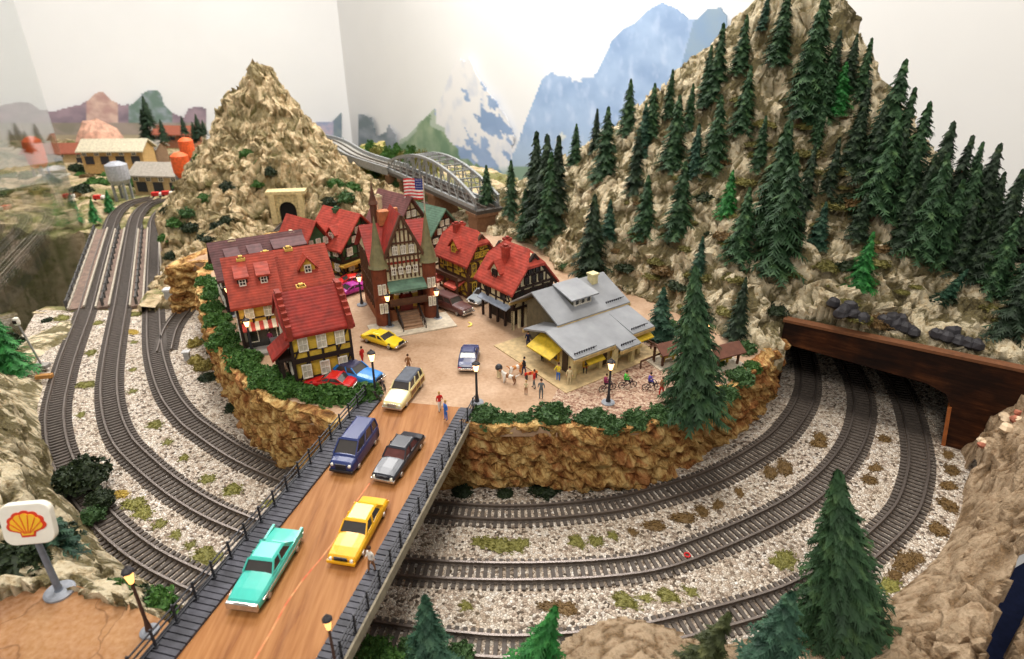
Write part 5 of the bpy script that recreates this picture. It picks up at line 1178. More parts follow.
    if style=='sedan' or style=='fifties':
        b=MB(); b.add([(b0-.01,-wb,zb-.003),(b0+.03,-wb,zb-.003),(t0+.02,-wt-.003,zt-.006),(t0-.008,-wt-.003,zt-.006)],[(0,1,2,3)]); b.add([(b0-.01,wb,zb-.003),(b0+.03,wb,zb-.003),(t0+.02,wt+.003,zt-.006),(t0-.008,wt+.003,zt-.006)],[(3,2,1,0)]); b.build('rear_quarter',m,root)
    if style=='fifties':
        for s in (-1,1):
            b=MB(); b.add([(-h,s*W*.99,zb-.03),(-h+.26,s*W*.99,zb-.005),(-h,s*W*.99,zb+.006),(-h,s*W*.84,zb-.03),(-h+.26,s*W*.84,zb-.005),(-h,s*W*.84,zb+.006)],[(0,1,2),(5,4,3),(0,3,4,1),(1,4,5,2),(2,5,3,0)]); b.build('tail_fin',m,root)
            b=MB(); b.box(-h+.05,s*W*1.0-.003,.058,h-.05,s*W*1.0+.003,.070); b.build('side_trim',M_chrome,root)
    bm_=bump or M_chrome
    b=MB(); b.box(h-.012,-W*.92,.030,h+.012,W*.92,.052 if style!='fifties' else .078); b.build('front_bumper',bm_,root,bev=.004)
    b=MB(); b.box(-h-.012,-W*.92,.032,-h+.012,W*.92,.054); b.build('rear_bumper',bm_,root,bev=.004)
    for s in (-1,1):
        b=MB(); b.M=Matrix.Translation((h-.004,s*W*.68,sp['hood']-.030))@Matrix.Rotation(PI/2,4,'Y'); b.lathe([(.013,-.004),(.013,.006),(.008,.010)],10); b.build('headlight',M_hl,root)
        b=MB(); b.box(-h-.004,s*W*.7-.016,sp['trunk']-.040,-h+.01,s*W*.7+.016,sp['trunk']-.024); b.build('tail_light',M_tl,root)
    b=MB(); b.box(h-.006,-W*.42,.056,h+.003,W*.42,sp['hood']-.02)
    for k in range(5): b.box(h,-W*.42,.058+k*.006,h+.006,W*.42,.060+k*.006)
    b.build('grille',M_dark if style in('sedan','sports','van') else M_chrome,root)
    if wood:
        b=MB()
        for s in (-1,1): b.box(-h+.02,s*W*1.002-.003,.05,b1-.01,s*W*1.002+.003,zb-.008)
        b.build('wood_panel',wood[0],root)
        b=MB()
        for s in (-1,1):
            for x in (-h+.02,-h+.12,-h+.22,b1-.015): b.box(x-.005,s*W*1.01-.004,.045,x+.005,s*W*1.01+.004,zb)
            for zz in (.05,zb-.006): b.box(-h+.02,s*W*1.01-.004,zz-.004,b1-.01,s*W*1.01+.004,zz+.004)
        b.build('wood_frame',wood[1],root)
    return root
car((289,541),(246,610),'turquoise fifties sedan with chrome bumper driving on the bridge, nearest the camera',paint('turquoise_paint',(64,186,170)),'fifties')
tx=car((374,510),(345,562),'yellow modern sedan on the bridge behind the turquoise car',paint('taxi_yellow',(236,176,22)),'sedan',bump=paint('taxi_yellow',(236,176,22)))
car((368,439),(343,474),'dark blue van on the left side of the bridge',paint('van_blue',(36,50,104)),'van','van',name='van',bump=M_dark)
car((411,446),(388,478),'black classic sedan beside the blue van on the bridge',paint('black_paint',(30,32,42)),'sedan',glass=mat('red_brown_glass',(96,56,52),.2))
car((414,384),(394,410),'cream wood-panelled estate car with dark roof entering the bridge',paint('cream_paint',(228,216,160)),'wagon',roof=mat('slate_roof_paint',(70,76,88),.5),wood=(mat('wood_panel',(124,84,50),.5),mat('wood_frame',(206,178,112),.5)))
car((371,339),(397,347),'yellow sports car parked in the village square',paint('sports_yellow',(240,206,36)),'sports')
car((336,373),(375,383),'bright blue sedan parked beside the red sports car',paint('bright_blue_paint',(40,128,204)),'sedan',roof=mat('dark_vinyl',(58,56,84),.5))
car((351,387),(313,383),'red sports car parked in front of the yellow timbered house',paint('sports_red',(206,36,34)),'sports')
car((467,372),(471,353),'small dark blue old coupe driving away across the square',paint('navy_paint',(46,54,98)),'old')
car((441,305),(466,315),'maroon estate car by the pink awnings',paint('maroon_paint',(88,54,50)),'wagon')
car((360,283),(340,286),'red sports car parked behind the magenta one',paint('sports_red',(206,36,34)),'sports')
car((360,290),(341,296),'magenta sports car parked left of the town hall',paint('magenta_paint',(172,48,146)),'sports')
car((492,297),(476,304),'small pale car half hidden between the yellow and black-white houses',paint('pale_blue_paint',(176,186,196)),'sedan',L=.44)

# ------------------------------------------------------------------ little people
SKIN=mat('skin_paint',(214,160,124),.6)
def cloth(nm,c): return mat(nm,c,.75,.2)
def person(p,label,top,legs,hair,pose='stand',rz=0,h=.2,name='person'):
    s=h/1.75; V=[]; E=[]; R=[]; 
    def v(x,y,z,r): V.append((x*s,y*s,z*s)); R.append((r*s*.9,r*s)); return len(V)-1
    sit = pose=='ride' or pose=='sit'
    hipz=.92 if not sit else .62
    pel=v(0,0,hipz,.135); wa=v(0,0.0,hipz+.18,.12); ch=v(0,-.03 if pose!='ride' else .08,hipz+.42,.16); nk=v(0,-.01 if pose!='ride' else .14,hipz+.60,.06); hb=v(0,0 if pose!='ride' else .17,hipz+.68,.085); ht=v(0,.01 if pose!='ride' else .18,hipz+.80,.09)
    E+=[(pel,wa),(wa,ch),(ch,nk),(nk,hb),(hb,ht)]
    stride=.16 if pose=='walk' else .03
    for sg in (-1,1):
        if sit: hp=v(sg*.10,.04,hipz-.03,.10); kn=v(sg*.13,.42,hipz+.02,.075); an=v(sg*.13,.46,hipz-.40,.05); ft=v(sg*.13,.58,hipz-.44,.045)
        else: hp=v(sg*.10,0,hipz-.06,.10); kn=v(sg*.11,sg*stride*.6,.48,.072); an=v(sg*.11,sg*stride*.9-.02,.08,.048); ft=v(sg*.12,sg*stride*.9+.13,.03,.04)
        E+=[(pel,hp),(hp,kn),(kn,an),(an,ft)]
        zs=hipz+.50; y0=.08 if pose=='ride' else 0
        sh=v(sg*.19,y0,zs,.065)
        if pose in('ride','reach'): el=v(sg*.25,y0+.18,zs-.20,.045); ha=v(sg*.20,y0+.38,zs-.18,.04)
        else: el=v(sg*.26,-.03,zs-.27,.047); ha=v(sg*.27,.06+(.1 if pose=='walk' else 0)*sg,zs-.50,.042)
        E+=[(ch,sh),(sh,el),(el,ha)]
    me=bpy.data.meshes.new('body'); me.from_pydata(V,E,[]); o=bpy.data.objects.new('tmp',me); C.objects.link(o)
    m=o.modifiers.new('s','SKIN'); m.use_smooth_shade=True
    for i,sv in enumerate(me.skin_vertices[0].data): sv.radius=R[i]; sv.use_root=(i==0)
    o.modifiers.new('d','SUBSURF').levels=1
    dg=bpy.context.evaluated_depsgraph_get(); nm=bpy.data.meshes.new_from_object(o.evaluated_get(dg)); bpy.data.objects.remove(o)
    nm.materials.clear()
    for q in (SKIN,top,legs,mat('shoe_black',(36,30,28),.6)): nm.materials.append(q)
    for f in nm.polygons:
        c=f.center/s; z=c.z
        if z>hipz+.60: k=0
        elif z>hipz+.02 and not (abs(c.x)>.2 and z<hipz+.12 and not sit): k=1
        elif abs(c.x)>.215 and not sit: k=0
        elif z<(.09 if not sit else hipz-.38): k=3
        else: k=2
        f.material_index=k
    root=empty(name,tuple(p),rz,label,'person')
    b=bpy.data.objects.new('body',nm); C.objects.link(b); b.parent=root
    hbm=MB(); hy=.0 if pose!='ride' else .17
    hbm.lathe([(.098*s,(hipz+.76)*s),(.105*s,(hipz+.84)*s),(.075*s,(hipz+.92)*s),(.02*s,(hipz+.95)*s)],10,c=(0,(hy-.02)*s,0)); hbm.build('hair',hair,root)
    return root
HB=cloth('hair_brown',(70,48,34)); HBk=cloth('hair_black',(36,30,30)); HBl=cloth('hair_fair',(186,150,92))
navy=cloth('navy_cloth',(40,44,76)); redc=cloth('red_cloth',(200,48,44)); grey=cloth('grey_cloth',(112,116,118)); wht=cloth('white_cloth',(226,222,214)); bluc=cloth('blue_cloth',(62,116,204)); brn=cloth('brown_cloth',(140,98,66)); grn=cloth('green_cloth',(74,176,62)); pur=cloth('purple_cloth',(84,70,152)); yel=cloth('yellow_cloth',(214,190,60)); blk=cloth('black_cloth',(44,44,48)); mag=cloth('wine_cloth',(132,48,84)); crm=cloth('cream_cloth',(212,196,156))
PP=[((372,571),'person in white shirt walking on the right bridge pavement beside the yellow car',wht,brn,HB,'walk',2.6,.70+.02),
((446,420),'person in long blue dress at the top of the right bridge railing',bluc,bluc,HBl,'stand',2.2,.72),
((440,411),'person in red and white clothes near the top of the bridge',redc,wht,HBl,'walk',.5,.7),
((363,364),'person in red walking beside the yellow timbered house',redc,redc,HB,'walk',1,.7),
((409,372),'person in brown standing alone in the square above the estate car',brn,brn,HB,'stand',0,.7),
((272,347),'person in dark red coat beside the hedge in front of the awning shop',mag,blk,HBk,'stand',0,.7),
((528,348),'person in dark blue suit at the left end of the station',navy,navy,HBk,'stand',3,.7),
((524,375),'person in black uniform standing over the road works',blk,navy,HBk,'walk',2,.7),
((534,388),'person in red shirt and grey trousers in the square below the station',redc,grey,HB,'walk',1.2,.7),
((541,398),'person in grey coat with stick-straight pose nearest the shrubs',grey,grey,HB,'stand',3,.7),
((526,394),'small child in brown between the red and grey people',crm,brn,HBl,'stand',3,.7),
((542,362),'person in grey under the left yellow awning',grey,blk,HB,'stand',2,.7),
((558,381),'person in yellow top and blue trousers at the station corner',yel,bluc,HB,'reach',2.5,.7),
((569,385),'person in cream clothes at the station front corner',crm,crm,HB,'stand',3,.7),
((585,372),'person in red sitting at the station under the middle awning',redc,blk,HBk,'sit',3,.7),
((661,396),'person in brown walking right of the cyclists',brn,redc,HB,'walk',2,.7),
((414,318),'person in grey on the pavement by the town hall stairs',grey,navy,HB,'stand',3,.7),
((428,313),'person in yellow at the right turret of the town hall',yel,brn,HB,'stand',3,.7)]
for (xy,lab,a_,b_,c_,po,rz,z) in PP:
    person(P(*xy,z),lab,a_,b_,c_,po,rz,.14 if 'child' in lab else .195)
# bicycles and riders
def bike(p,rz,label,rider=None):
    r=empty('bicycle',tuple(p),rz,label,'bicycle')
    for y in (-.055,.06):
        b=MB(); b.tube([(0,y+.034*math.cos(a),.036+.034*math.sin(a)) for a in [2*PI*k/14 for k in range(15)]],.004,5)
        for k in range(6): a=PI*k/6; b.beam((0,y+.033*math.cos(a),.036+.033*math.sin(a)),(0,y-.033*math.cos(a),.036-.033*math.sin(a)),.0015,.0015)
        b.build('wheel',M_tyre,r)
    b=MB()
    for a,c in (((0,-.055,.036),(0,-.02,.075)),((0,-.02,.075),(0,.045,.078)),((0,-.005,.03),(0,.045,.078)),((0,-.02,.078),(0,-.005,.03)),((0,-.055,.036),(0,-.005,.03)),((0,.06,.036),(0,.043,.095))): b.tube([a,c],.004,5)
    b.build('frame',mat('bike_frame',(90,60,70),.5),r)
    b=MB(); b.tube([(-.02,.035,.098),(.02,.035,.098)],.004,5); b.build('handlebar',M_dark,r)
    b=MB(); b.box(-.009,-.035,.084,.009,-.012,.09); b.build('saddle',M_black,r)
    if rider:
        q=Vector(p); person(Vector((q.x,q.y,q.z+.035))+Matrix.Rotation(rz,3,'Z')@Vector((0,-.03,0)),rider[0],rider[1],rider[2],rider[3],'ride',rz,.18)
bike(foot(607,391),-1.2,'bicycle of the rider behind the station street lamp',('cyclist in wine red riding just behind the station street lamp',mag,blk,HB))
bike(foot(627,388),-1.4,'bicycle under the rider in green',('cyclist in bright green shirt on the paved yard',grn,blk,HB))
bike(foot(651,390),-1.5,'bicycle under the rider in purple, rightmost',('cyclist in purple shirt, rightmost on the paved yard',pur,blk,HBk))
bike(foot(374,399),.9,'bicycle leaning at the left end of the bridge by the street lamp'); bike(foot(383,388),.5,'parked bicycle right of the lamp at the bridge end')
# dogs in the square
def dog(p,rz,label,m1,m2,s=1.0):
    r=empty('dog',tuple(p),rz,label,'dog',sc=s); V=[];E=[];R=[]
    def v(x,y,z,q): V.append((x,y,z)); R.append((q,q)); return len(V)-1
    a=v(0,-.035,.05,.013); b_=v(0,0,.052,.014); c=v(0,.03,.055,.016); n=v(0,.045,.07,.009); h=v(0,.052,.082,.011); mz=v(0,.072,.078,.006); t1=v(0,-.05,.06,.004); t2=v(0,-.07,.075,.003); E+=[(a,b_),(b_,c),(c,n),(n,h),(h,mz),(a,t1),(t1,t2)]
    for sx in (-1,1):
        k=v(sx*.011,-.036,.032,.007); k2=v(sx*.012,-.044,.018,.004); f=v(sx*.012,-.038,.002,.004); E+=[(a,k),(k,k2),(k2,f)]
        k=v(sx*.011,.03,.03,.006); f=v(sx*.011,.032,.002,.004); E+=[(c,k),(k,f)]
    me=bpy.data.meshes.new('body'); me.from_pydata(V,E,[]); o=bpy.data.objects.new('tmp',me); C.objects.link(o); o.modifiers.new('s','SKIN')
    for i,sv in enumerate(me.skin_vertices[0].data): sv.radius=R[i]; sv.use_root=(i==0)
    o.modifiers.new('d','SUBSURF').levels=1; dg=bpy.context.evaluated_depsgraph_get(); nm=bpy.data.meshes.new_from_object(o.evaluated_get(dg)); bpy.data.objects.remove(o)
    nm.materials.clear(); nm.materials.append(m1); nm.materials.append(m2)
    for f in nm.polygons: f.material_index=1 if (math.sin(f.center.y*130)>.3) else 0
    b=bpy.data.objects.new('body',nm); C.objects.link(b); b.parent=r
    for sx in (-1,1): e=MB(); e.add([(sx*.004,.048,.09),(sx*.011,.048,.088),(sx*.012,.05,.076)],[(0,1,2)]); e.build('ear',m2,r)
dog(foot(509,383),1.2,'white dog with tan patches lying furthest left in the square',wht,brn,1.5); dog(foot(516,374),-1.2,'tan and orange dog right of the white one',cloth('tan_fur',(206,136,74)),wht,1.5)
# litter-bin post, barrier and yellow crescent
p=foot(499,377); r_=empty('waste_bin',tuple(p),0,'cream bin post with dark lid standing alone in the square','bin'); b=MB(); b.lathe([(.022,0),(.022,.09),(.026,.095)],10); b.build('post',CRM,r_); b=MB(); b.lathe([(.036,.095),(.036,.12),(.02,.14)],10); b.build('lid',M_dark,r_)
p=foot(531,378); r_=empty('road_barrier',tuple(p),.4,'orange-red road works barrier beside the uniformed person','barrier')
for x in (-.05,.05): b=MB(); b.box(x-.006,-.02,0,x+.006,.02,.05); b.build('barrier_leg',M_dark,r_)
b=MB()
for k in range(6): b.box(-.07+.0233*k,-.005,.04,-.07+.0233*(k+1),.005,.07,k%2)
b.build('barrier_board',[redc,cloth('orange_cloth',(226,120,60))],r_)
b=MB(); pts=[]; n_=12
o1=[(.06*math.cos(a),.06*math.sin(a)) for a in [-1.25+2.5*k/n_ for k in range(n_+1)]]; o2=[(-.025+.066*math.cos(a),.066*math.sin(a)) for a in [1.0-2.0*k/n_ for k in range(n_+1)]]
b.prism(o1+o2,'z',0,.012); o=b.build('yellow_crescent',mat('crescent_yellow',(244,214,96),.5)); o.location=foot(467,325); tag(o,'small yellow crescent shape lying in the square','ornament')

# ------------------------------------------------------------------ flag over the town
p=Q(427,245,8.6); hf=zat(p.x,p.y,176); fr_=empty('flag_pole',(p.x,p.y,DZ),0,'flagpole with striped American flag rising behind the town hall','flag'); hgt=hf-DZ
b=MB(); b.lathe([(.02,0),(.012,.05),(.008,hgt)],8); b.build('pole',M_conc,fr_)
fw,fh_=.27,.29; stripe=[cloth('flag_red',(206,44,48)),cloth('flag_white',(238,234,228)),cloth('flag_blue',(48,62,132))]
b=MB(); nx=14
for i in range(nx):
    for j in range(13):
        x0,x1=-fw*i/nx,-fw*(i+1)/nx; z1=hgt-.03-fh_*j/13; z0=z1-fh_/13
        f=lambda x: .02*math.sin(x*26); k=2 if (i<6 and j<7) else (j%2)
        b.add([(x0,f(x0),z0),(x1,f(x1),z0-.006),(x1,f(x1),z1-.006),(x0,f(x0),z1)],[(0,1,2,3)],k)
for i in range(5):
    for j in range(4):
        x=-fw*(.04+.075*i); z=hgt-.05-fh_*.12*j; y=.02*math.sin(x*26)
        b.add([(x-.004,y-.002,z-.004),(x+.004,y-.002,z-.004),(x+.004,y-.002,z+.004),(x-.004,y-.002,z+.004)],[(0,1,2,3)],1)
b.build('flag_cloth',stripe,fr_)

# ------------------------------------------------------------------ arched truss bridge on the embankment
A_=Q(399,171,13.3); B_=Q(487,203,10.2); A_.z=B_.z=(A_.z+B_.z)/2; d=(B_-A_); Lb=d.length; tb=empty('arch_truss_bridge',tuple(A_),math.atan2(d.y,d.x),'grey steel arched truss railway bridge behind the village','bridge')
ST=mat('truss_steel',(136,138,138),.5); 
for nm,y in (('near_truss',-.22),('far_truss',.22)):
    b=MB(); n=12; top=[]
    for k in range(n+1): x=Lb*(.0+1.0*k/n); top.append(Vector((x,y,.06+.46*math.sin(PI*(.04+.92*k/n))**.8)))
    for k in range(n): b.beam(top[k],top[k+1],.045,.05)
    b.beam((0,y,0),(Lb,y,0),.05,.06); 
    for k in range(n+1): b.beam((top[k].x,y,0),top[k],.022,.022)
    for k in range(n): b.beam((top[k].x,y,0),top[k+1],.014,.014) if k<n/2 else b.beam((top[k+1].x,y,0),top[k],.014,.014)
    b.build(nm,ST,tb)
b=MB()
for k in range(1,12): x=Lb*k/12; z=.06+.46*math.sin(PI*(.04+.92*k/12))**.8; b.beam((x,-.22,z),(x,.22,z),.02,.02); 
for k in range(1,11): x=Lb*k/12; x2=Lb*(k+1)/12; z=.06+.46*math.sin(PI*(.04+.92*k/12))**.8; z2=.06+.46*math.sin(PI*(.04+.92*(k+1)/12))**.8; b.beam((x,-.22,z),(x2,.22,z2),.012,.012)
b.build('top_bracing',ST,tb)
b=MB(); b.box(-.1,-.26,-.09,Lb+.1,.26,-.03); b.build('bridge_deck',mat('deck_dark',(70,64,58),.7),tb)
b=MB()
for k in range(60): x=Lb*k/60; b.box(x,-.15,-.03,x+.02,.15,-.01)
b.build('sleeper_strip',M_tie,tb)
for y in (-.0825,.0825): b=MB(); b.box(-.1,y-.009,-.01,Lb+.1,y+.009,.025); b.build('rail',M_railside,tb)
# its masonry piers and girder span
d1=d.normalized(); nn=Vector((-d1.y,d1.x,0)); PM=mat('pier_brown',(118,86,62),.85)
A0=Q(330,152,17.0); A0.z=A_.z; span=(A_-A0); gs=empty('girder_viaduct',(A_-d1*.0).to_tuple(),0,'grey girder track leading left from the arched truss bridge','viaduct'); gl_=[A0-A_,(A0-A_)*.45+Vector((-.1,-.15,0)),Vector((0,0,0))]
Lg=resample(smoothline([A0-A_+Vector((-1.6,1.2,0)),gl_[0],gl_[1],gl_[2]],8),.12)
for nm,o0,o1,z0,z1,m in (('girder_deck',-.26,.26,-.09,-.03,mat('girder_grey_pale',(150,148,140),.7)),('rail',-.092,-.073,-.03,.012,M_railside),('rail',.073,.092,-.03,.012,M_railside),('side_kerb',-.27,-.23,-.12,.05,ST),('side_kerb',.23,.27,-.12,.05,ST)):
    b=MB(); vs=[]; fs=[]
    for i,q in enumerate(Lg):
        t_=(Lg[min(i+1,len(Lg)-1)]-Lg[max(i-1,0)]).normalized(); n2=Vector((-t_.y,t_.x,0))
        for oo,z in ((o0,z0),(o1,z0),(o1,z1),(o0,z1)): w=q+n2*oo; vs.append((w.x,w.y,z))
    for i in range(len(Lg)-1):
        for j in range(4): fs.append((i*4+j,(i+1)*4+j,(i+1)*4+(j+1)%4,i*4+(j+1)%4))
    b.add(vs,fs); b.build(nm,m,gs)
for i,(f,wd) in enumerate(((-.02,.28),(.16,.09),(.55,.3),(.98,.3))):
    c=A_+d*f; b=MB(); b.M=Matrix.Rotation(math.atan2(d.y,d.x),4,'Z'); hgt=A_.z-.09
    b.box(-wd/2,-.24,0,wd/2,.24,hgt-.05); b.box(-wd/2-.03,-.27,hgt-.05,wd/2+.03,.27,hgt)
    o=b.build('bridge_pier',PM); o.location=(c.x,c.y,-.0); tag(o,['broad brown pier at the left end of the arched bridge','thin brown pier near the left end of the arched bridge','brown pier in the middle under the arched bridge','brown pier at the hill end of the arched bridge'][i],'pier')
# embankment
em=[tuple(Q(*q)) for q in [(335,162,16.5),(360,168,15.2),(385,178,14),(400,185,13.2),(330,175,14.8),(350,190,13.4),(372,200,12.6),(395,212,12.2),(345,205,12.2),(365,218,11.6),(400,225,11.4)]]
em+=[(A_.x-.2,A_.y+.8,.9),(-3.5,17.5,1.0),(-1.5,14,.7),(A_.x+.1,A_.y-.4,.6)]
M_emb=rock_mat('embankment_grass',(196,178,120),(150,140,80),(84,88,44),(118,128,58),1.0,mossy=1.0)
heightfield('embankment',TPS(em),[(em[4][0]-1.2,em[4][1]-.6),(em[8][0]-.6,em[8][1]-.5),(em[10][0],em[10][1]-.4),(A_.x+.25,A_.y-.6),(A_.x+.1,A_.y+.6),(-3.6,17.6),(-6.5,17.5)],.06,M_emb,.12,1.6,61.0,skirt=1.3)
rnd=random.Random(12)
for i in range(34):
    x=330+rnd.random()*72; y=172+rnd.random()*(48 if x<395 else 25); q=hit('embankment',x,y)
    put_bush(('bush',(0,1,1)[i%3],i%2),q,rnd.uniform(.1,.2),'green bush on the grassy embankment left of the arched bridge','bush','bushes on the grassy embankment',hz=1.2)
# round leafy trees along the far line
def leafy(p,h,label,group,m=L_moss,r=.5):
    root=empty('leafy_tree',tuple(p),0,label,'tree',group); b=MB(); b.lathe([(.03*h,-.05),(.025*h,h*.5)],6); b.build('trunk',M_trunk,root)
    k=('bush',1,0) if m is None else ('moss',0,0); o=bush[k][0].copy(); C.objects.link(o); o.name='crown'; 
    for q in ('label','category','group'): 
        if q in o: del o[q]
    o.parent=root; o.location=(0,0,h*.35); o.rotation_euler=(0,0,random.random()*6); o.scale=(h*r*.6,h*r*.6,h*.9 if k[0]=='moss' else h*.7)
for i,(x,y,h,Y) in enumerate([(328,150,.35,17.5),(345,150,.4,17),(356,155,.42,16.5),(372,156,.5,16),(378,160,.55,15.6),(389,165,.55,15),(405,168,.6,14.8),(413,170,.65,14.4),(422,172,.7,14.2),(398,160,.5,15.4),(431,176,.6,14)]):
    leafy(Q(x,y+4,Y),h,'%s small leafy tree from the left in the row behind the arched bridge track'%ordn[i],'leafy trees behind the bridge track',None if i%2 else 0)
p=Q(424,165,14.2); 
# ------------------------------------------------------------------ industry on the far side of the gorge
def tank(x,y,Y,r_,h,leg,m,label,cap=True):
    p=Q(x,y,Y); r=empty('storage_tank',tuple(p),0,label,'tank'); b=MB(); b.lathe([(r_,leg),(r_*1.02,leg+h*.5),(r_,leg+h),(r_*.5,leg+h*1.18),(.02,leg+h*1.22)],18); b.build('tank_body',m,r)
    b=MB(); b.lathe([(r_*.7,leg-.12),(r_,leg)],18); b.build('tank_bottom',m,r)
    for k in range(4): a=PI/4+PI/2*k; b=MB(); b.beam((r_*.75*math.cos(a),r_*.75*math.sin(a),-.2),(r_*.75*math.cos(a),r_*.75*math.sin(a),leg),.05,.05); b.build('leg',ST,r)
    return r
OR=mat('tank_orange',(226,96,44),.6); SV=mat('tank_silver',(176,178,184),.4,.5,.3)
tank(190,162,15.5,.17,.36,.15,OR,'upper orange water tank beside the left peak'); tank(184,178,14.5,.19,.36,.15,OR,'lower orange water tank beside the left peak')
tank(123,192,15.5,.25,.36,.32,SV,'silver-grey round water tank on legs in the far yard'); tank(40,168,18,.24,.6,.15,OR,'orange tank far left beyond the tracks')
def shed(x,y,Y,w,dp,h,rr_,rz,mw,mr,label,doors=2,flat=False):
    p=Q(x,y,Y); r=empty('yard_building',tuple(p),rz,label,'building'); b=MB(); b.box(-w/2,0,-.3,w/2,dp,h); 
    if not flat: b.prism([(0,h),(dp,h),(dp/2,h+rr_)],'x',-w/2,w/2)
    b.build('wall',mw,r)
    if flat: b=MB(); b.box(-w/2-.06,-.06,h,w/2+.06,dp+.06,h+.06); b.build('roof',mr,r)
    else:
        for s in (-1,1): b=MB(); vs=[(-w/2-.08,dp/2,h+rr_+.03),(w/2+.08,dp/2,h+rr_+.03),(w/2+.08,dp/2+s*(dp/2+.1),h-.03),(-w/2-.08,dp/2+s*(dp/2+.1),h-.03)]; b.add(vs+[(q[0],q[1],q[2]+.04) for q in vs],[(0,1,2,3),(7,6,5,4),(0,4,5,1),(1,5,6,2),(2,6,7,3),(3,7,4,0)]); b.build('roof',mr,r)
    for k in range(doors): x0=-w/2+w*(k+.5)/doors; b=MB(); b.box(x0-.13,-.02,0,x0+.13,.02,h*.6); b.build('door',M_dark,r)
    for k in range(doors+1): window(r,-w/2+w*(k+.2)/(doors+1)+.05,-.012,h*.68,.12,h*.2,'f',nx=2,ny=2,pane=M_glass)
GW=mat('yard_tan',(186,160,118),.8); GR=mat('yard_grey_roof',(150,142,130),.7); OY=mat('yard_orange',(186,150,96),.8); RR_=mat('yard_red_roof',(150,84,62),.8)
shed(160,192,16,1.35,.8,.42,.2,-.1,GW,GR,'tan engine shed with grey roof right of the silver tank',3)
shed(114,164,20,1.9,.8,.4,.25,.05,OY,mat('pale_roof',(196,186,160),.7),'orange-yellow building behind the silver tank',4)
shed(52,180,22,1.2,.7,.4,.25,.1,mat('yard_yellow',(202,178,110),.8),GR,'yellowish shed with grey roof near the glass screen',3)
shed(172,140,24,1.4,.8,.2,.2,-.1,mat('far_brown',(150,96,70),.8),RR_,'distant low building with red-brown roof left of the peak',3)
shed(30,190,19,1.6,.8,.25,.1,.15,mat('long_pale',(206,196,176),.8),mat('pale_flat_roof',(216,206,186),.7),'long pale flat-roofed building beyond the glass',5,True)
shed(60,165,22,2.2,1.0,.4,.2,.1,GW,RR_,'low tan building with red roof in the distance at left',3)
shed(140,160,22,1.2,.8,.35,.2,.0,mat('yard_brown2',(140,110,84),.8),GR,'small brown shed between the tanks in the distance',2)
c2=[((70,199),'red truck parked in the far yard left'),((158,197),'red engine at the shed door'),((168,196),'small red truck right of the shed'),((100,200),'dark red wagon near the small conifers')]
for (xy,lab) in c2:
    q=Q(*xy,14.6); r=empty('yard_truck',(q.x,q.y,q.z),.2,lab,'truck',sc=.6); b=MB(); b.box(-.2,-.09,.05,.06,.09,.2); b.build('load_box',cloth('truck_red',(196,52,46)),r,bev=.01); b=MB(); b.box(.07,-.085,.05,.19,.085,.17); b.build('cab',wht,r,bev=.02)
    for x in (-.13,.12):
        for s in (-1,1): b=MB(); b.M=Matrix.Translation((x,s*.08,.04))@Matrix.Rotation(PI/2,4,'X'); b.lathe([(.04,-.015),(.04,.015)],10); b.build('wheel',M_tyre,r)
rnd=random.Random(31)
for i in range(60):
    x=rnd.uniform(0,205); y=rnd.uniform(125,200); 
    if 95<x<170 and y>195: continue
    q=hit('far_land',x,y)
    if q.y<13.2 or q.y>22: continue
    put_bush(('bush',(0,1,2)[i%3],i%2) if i%3 else ('moss',(0,1)[i%2],0),q,rnd.uniform(.14,.34),'bush or scrub on the land beyond the gorge','bush','scrub beyond the gorge',hz=1.1)
for i,(x,y,h) in enumerate([(148,138,1.2),(165,140,.9),(185,132,.7),(200,135,.9),(205,133,.6),(150,125,1.2),(196,140,.8)]):
    q=Q(x,y+2,21.5); place_tree('d1',q,h*.8,'%s dark conifer from the left among the distant buildings'%ordn[i],'dark conifers beyond the gorge',(0,0),1.4)
for i,(x,y,Y) in enumerate([(102,148,24)]):
    q=Q(x,y,Y); b=MB(); b.lathe([(1.0,-.3),(.95,.4),(.8,.8),(.45,1.1),(.1,1.25)],14)
    b.v=[tuple(Vector(v)*(1+.22*noise.noise(Vector(v)*2.2))) for v in b.v]; o=b.build('pink_crag',mat('pink_rock',(206,160,136),.9,var=.2,sc=4)); o.location=q; o.scale=(.8,.8,.8 if i==0 else .6); tag(o,'pinkish rock crag in the distance left of the peak','crag')

# ------------------------------------------------------------------ glass screen along the left border
t=NT('screen_glass'); nt=t.t; nt.nodes.remove(t.b); tr_=t.new('ShaderNodeBsdfTransparent'); tr_.inputs[0].default_value=(.96,.975,.97,1); gls=t.new('ShaderNodeBsdfGlossy'); gls.inputs['Roughness'].default_value=.02
fz_=t.new('ShaderNodeFresnel'); fz_.inputs['IOR'].default_value=1.55; ge_=t.new('ShaderNodeNewGeometry'); io_=t.math('SUBTRACT',2.1,t.math('MULTIPLY',ge_.outputs['Backfacing'],2.1-1/2.1)); t.link(io_,fz_.inputs['IOR'])
mx=t.new('ShaderNodeMixShader'); t.link(fz_.outputs[0],mx.inputs[0]); t.link(tr_.outputs[0],mx.inputs[1]); t.link(gls.outputs[0],mx.inputs[2])
t.link(mx.outputs[0],t.n['Material Output'].inputs[0]); M_screen=t.m
g0=GA+GD*((GA.y-13.3)/.91035); g1=GA+GD*((GA.y-6.9)/.91035); off=Vector((-.14,-.06,0))
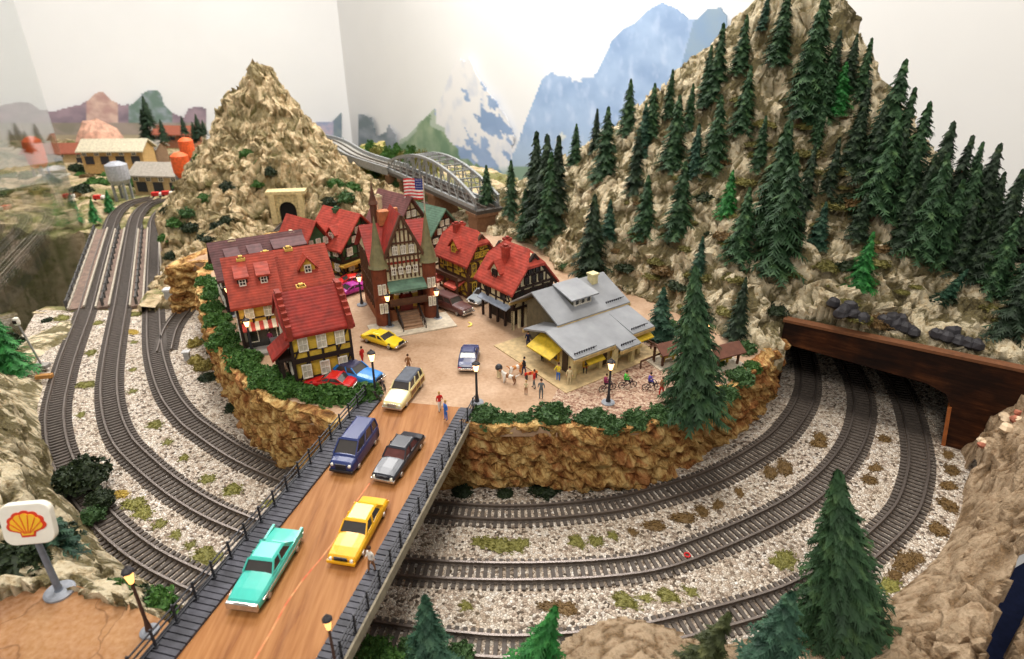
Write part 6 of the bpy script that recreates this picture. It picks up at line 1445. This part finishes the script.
sc_=empty('glass_screen',tuple(g0+off),0,'tall clear glass screen along the left border, mirroring the tracks','glass screen'); v_=g1-g0; nn=Vector((-v_.y,v_.x,0)).normalized()*.03
b=MB(); b.add([(p.x,p.y,-2.6) for p in (Vector((0,0,0)),v_,v_+nn,nn)]+[(p.x,p.y,7.0) for p in (Vector((0,0,0)),v_,v_+nn,nn)],[(3,2,1,0),(4,5,6,7),(0,1,5,4),(1,2,6,5),(2,3,7,6),(3,0,4,7)]); b.build('pane',M_screen,sc_)
# prototypes that ended up unused
for k,e in bush.items():
    if not e[1]: bpy.data.objects.remove(e[0])
for k,r_ in protos.items():
    if k not in used:
        for ch in list(r_.children): bpy.data.objects.remove(ch)
        bpy.data.objects.remove(r_)
# reddish crumbled rocks at the foot of the tunnel leg
rnd=random.Random(8); RDK=mat('red_rock',(186,116,92),.9,var=.25,sc=12)
for i in range(26):
    x=rnd.uniform(968,1022); y=rnd.uniform(398,446)
    if y<446-(x-960)*.85+6 or y>470-(x-960)*.8: continue
    q=hit('bank_right',x,y); b=MB(); b.lathe([(.02,-.01),(.035,.012),(.026,.03),(.008,.038)],7); b.v=[tuple(Vector(v)*(1+.4*noise.noise(Vector(v)*30+Vector((i*3,0,0))))) for v in b.v]
    o=b.build('red_rock',RDK if i%3 else mat('cream_rock',(224,200,168),.9)); k=rnd.uniform(1,1.8); o.scale=(k,k,k); o.location=(q.x,q.y,q.z); o.rotation_euler.z=i
    tag(o,'small reddish or cream rock on the bank beside the tunnel leg','rock','crumbled rocks beside the tunnel leg')
# navy cloth-covered frame of the layout beyond the right bank
b=MB(); fp=[(P(x_,y_,z_).x-.02,P(x_,y_,z_).y) for x_,y_,z_ in ((975,700,.4),(985,655,.46),(1004,590,.5),(1026,535,.6),(1060,470,.9))]
b.prism([(fp[0][0]-.3,1.0)]+fp+[(5.6,4.4),(7.5,4.2),(7.5,1.0)],'z',-.5,-.12); tag(b.build('layout_frame',mat('navy_cloth',(30,38,66),.9,.1)),kind='structure')
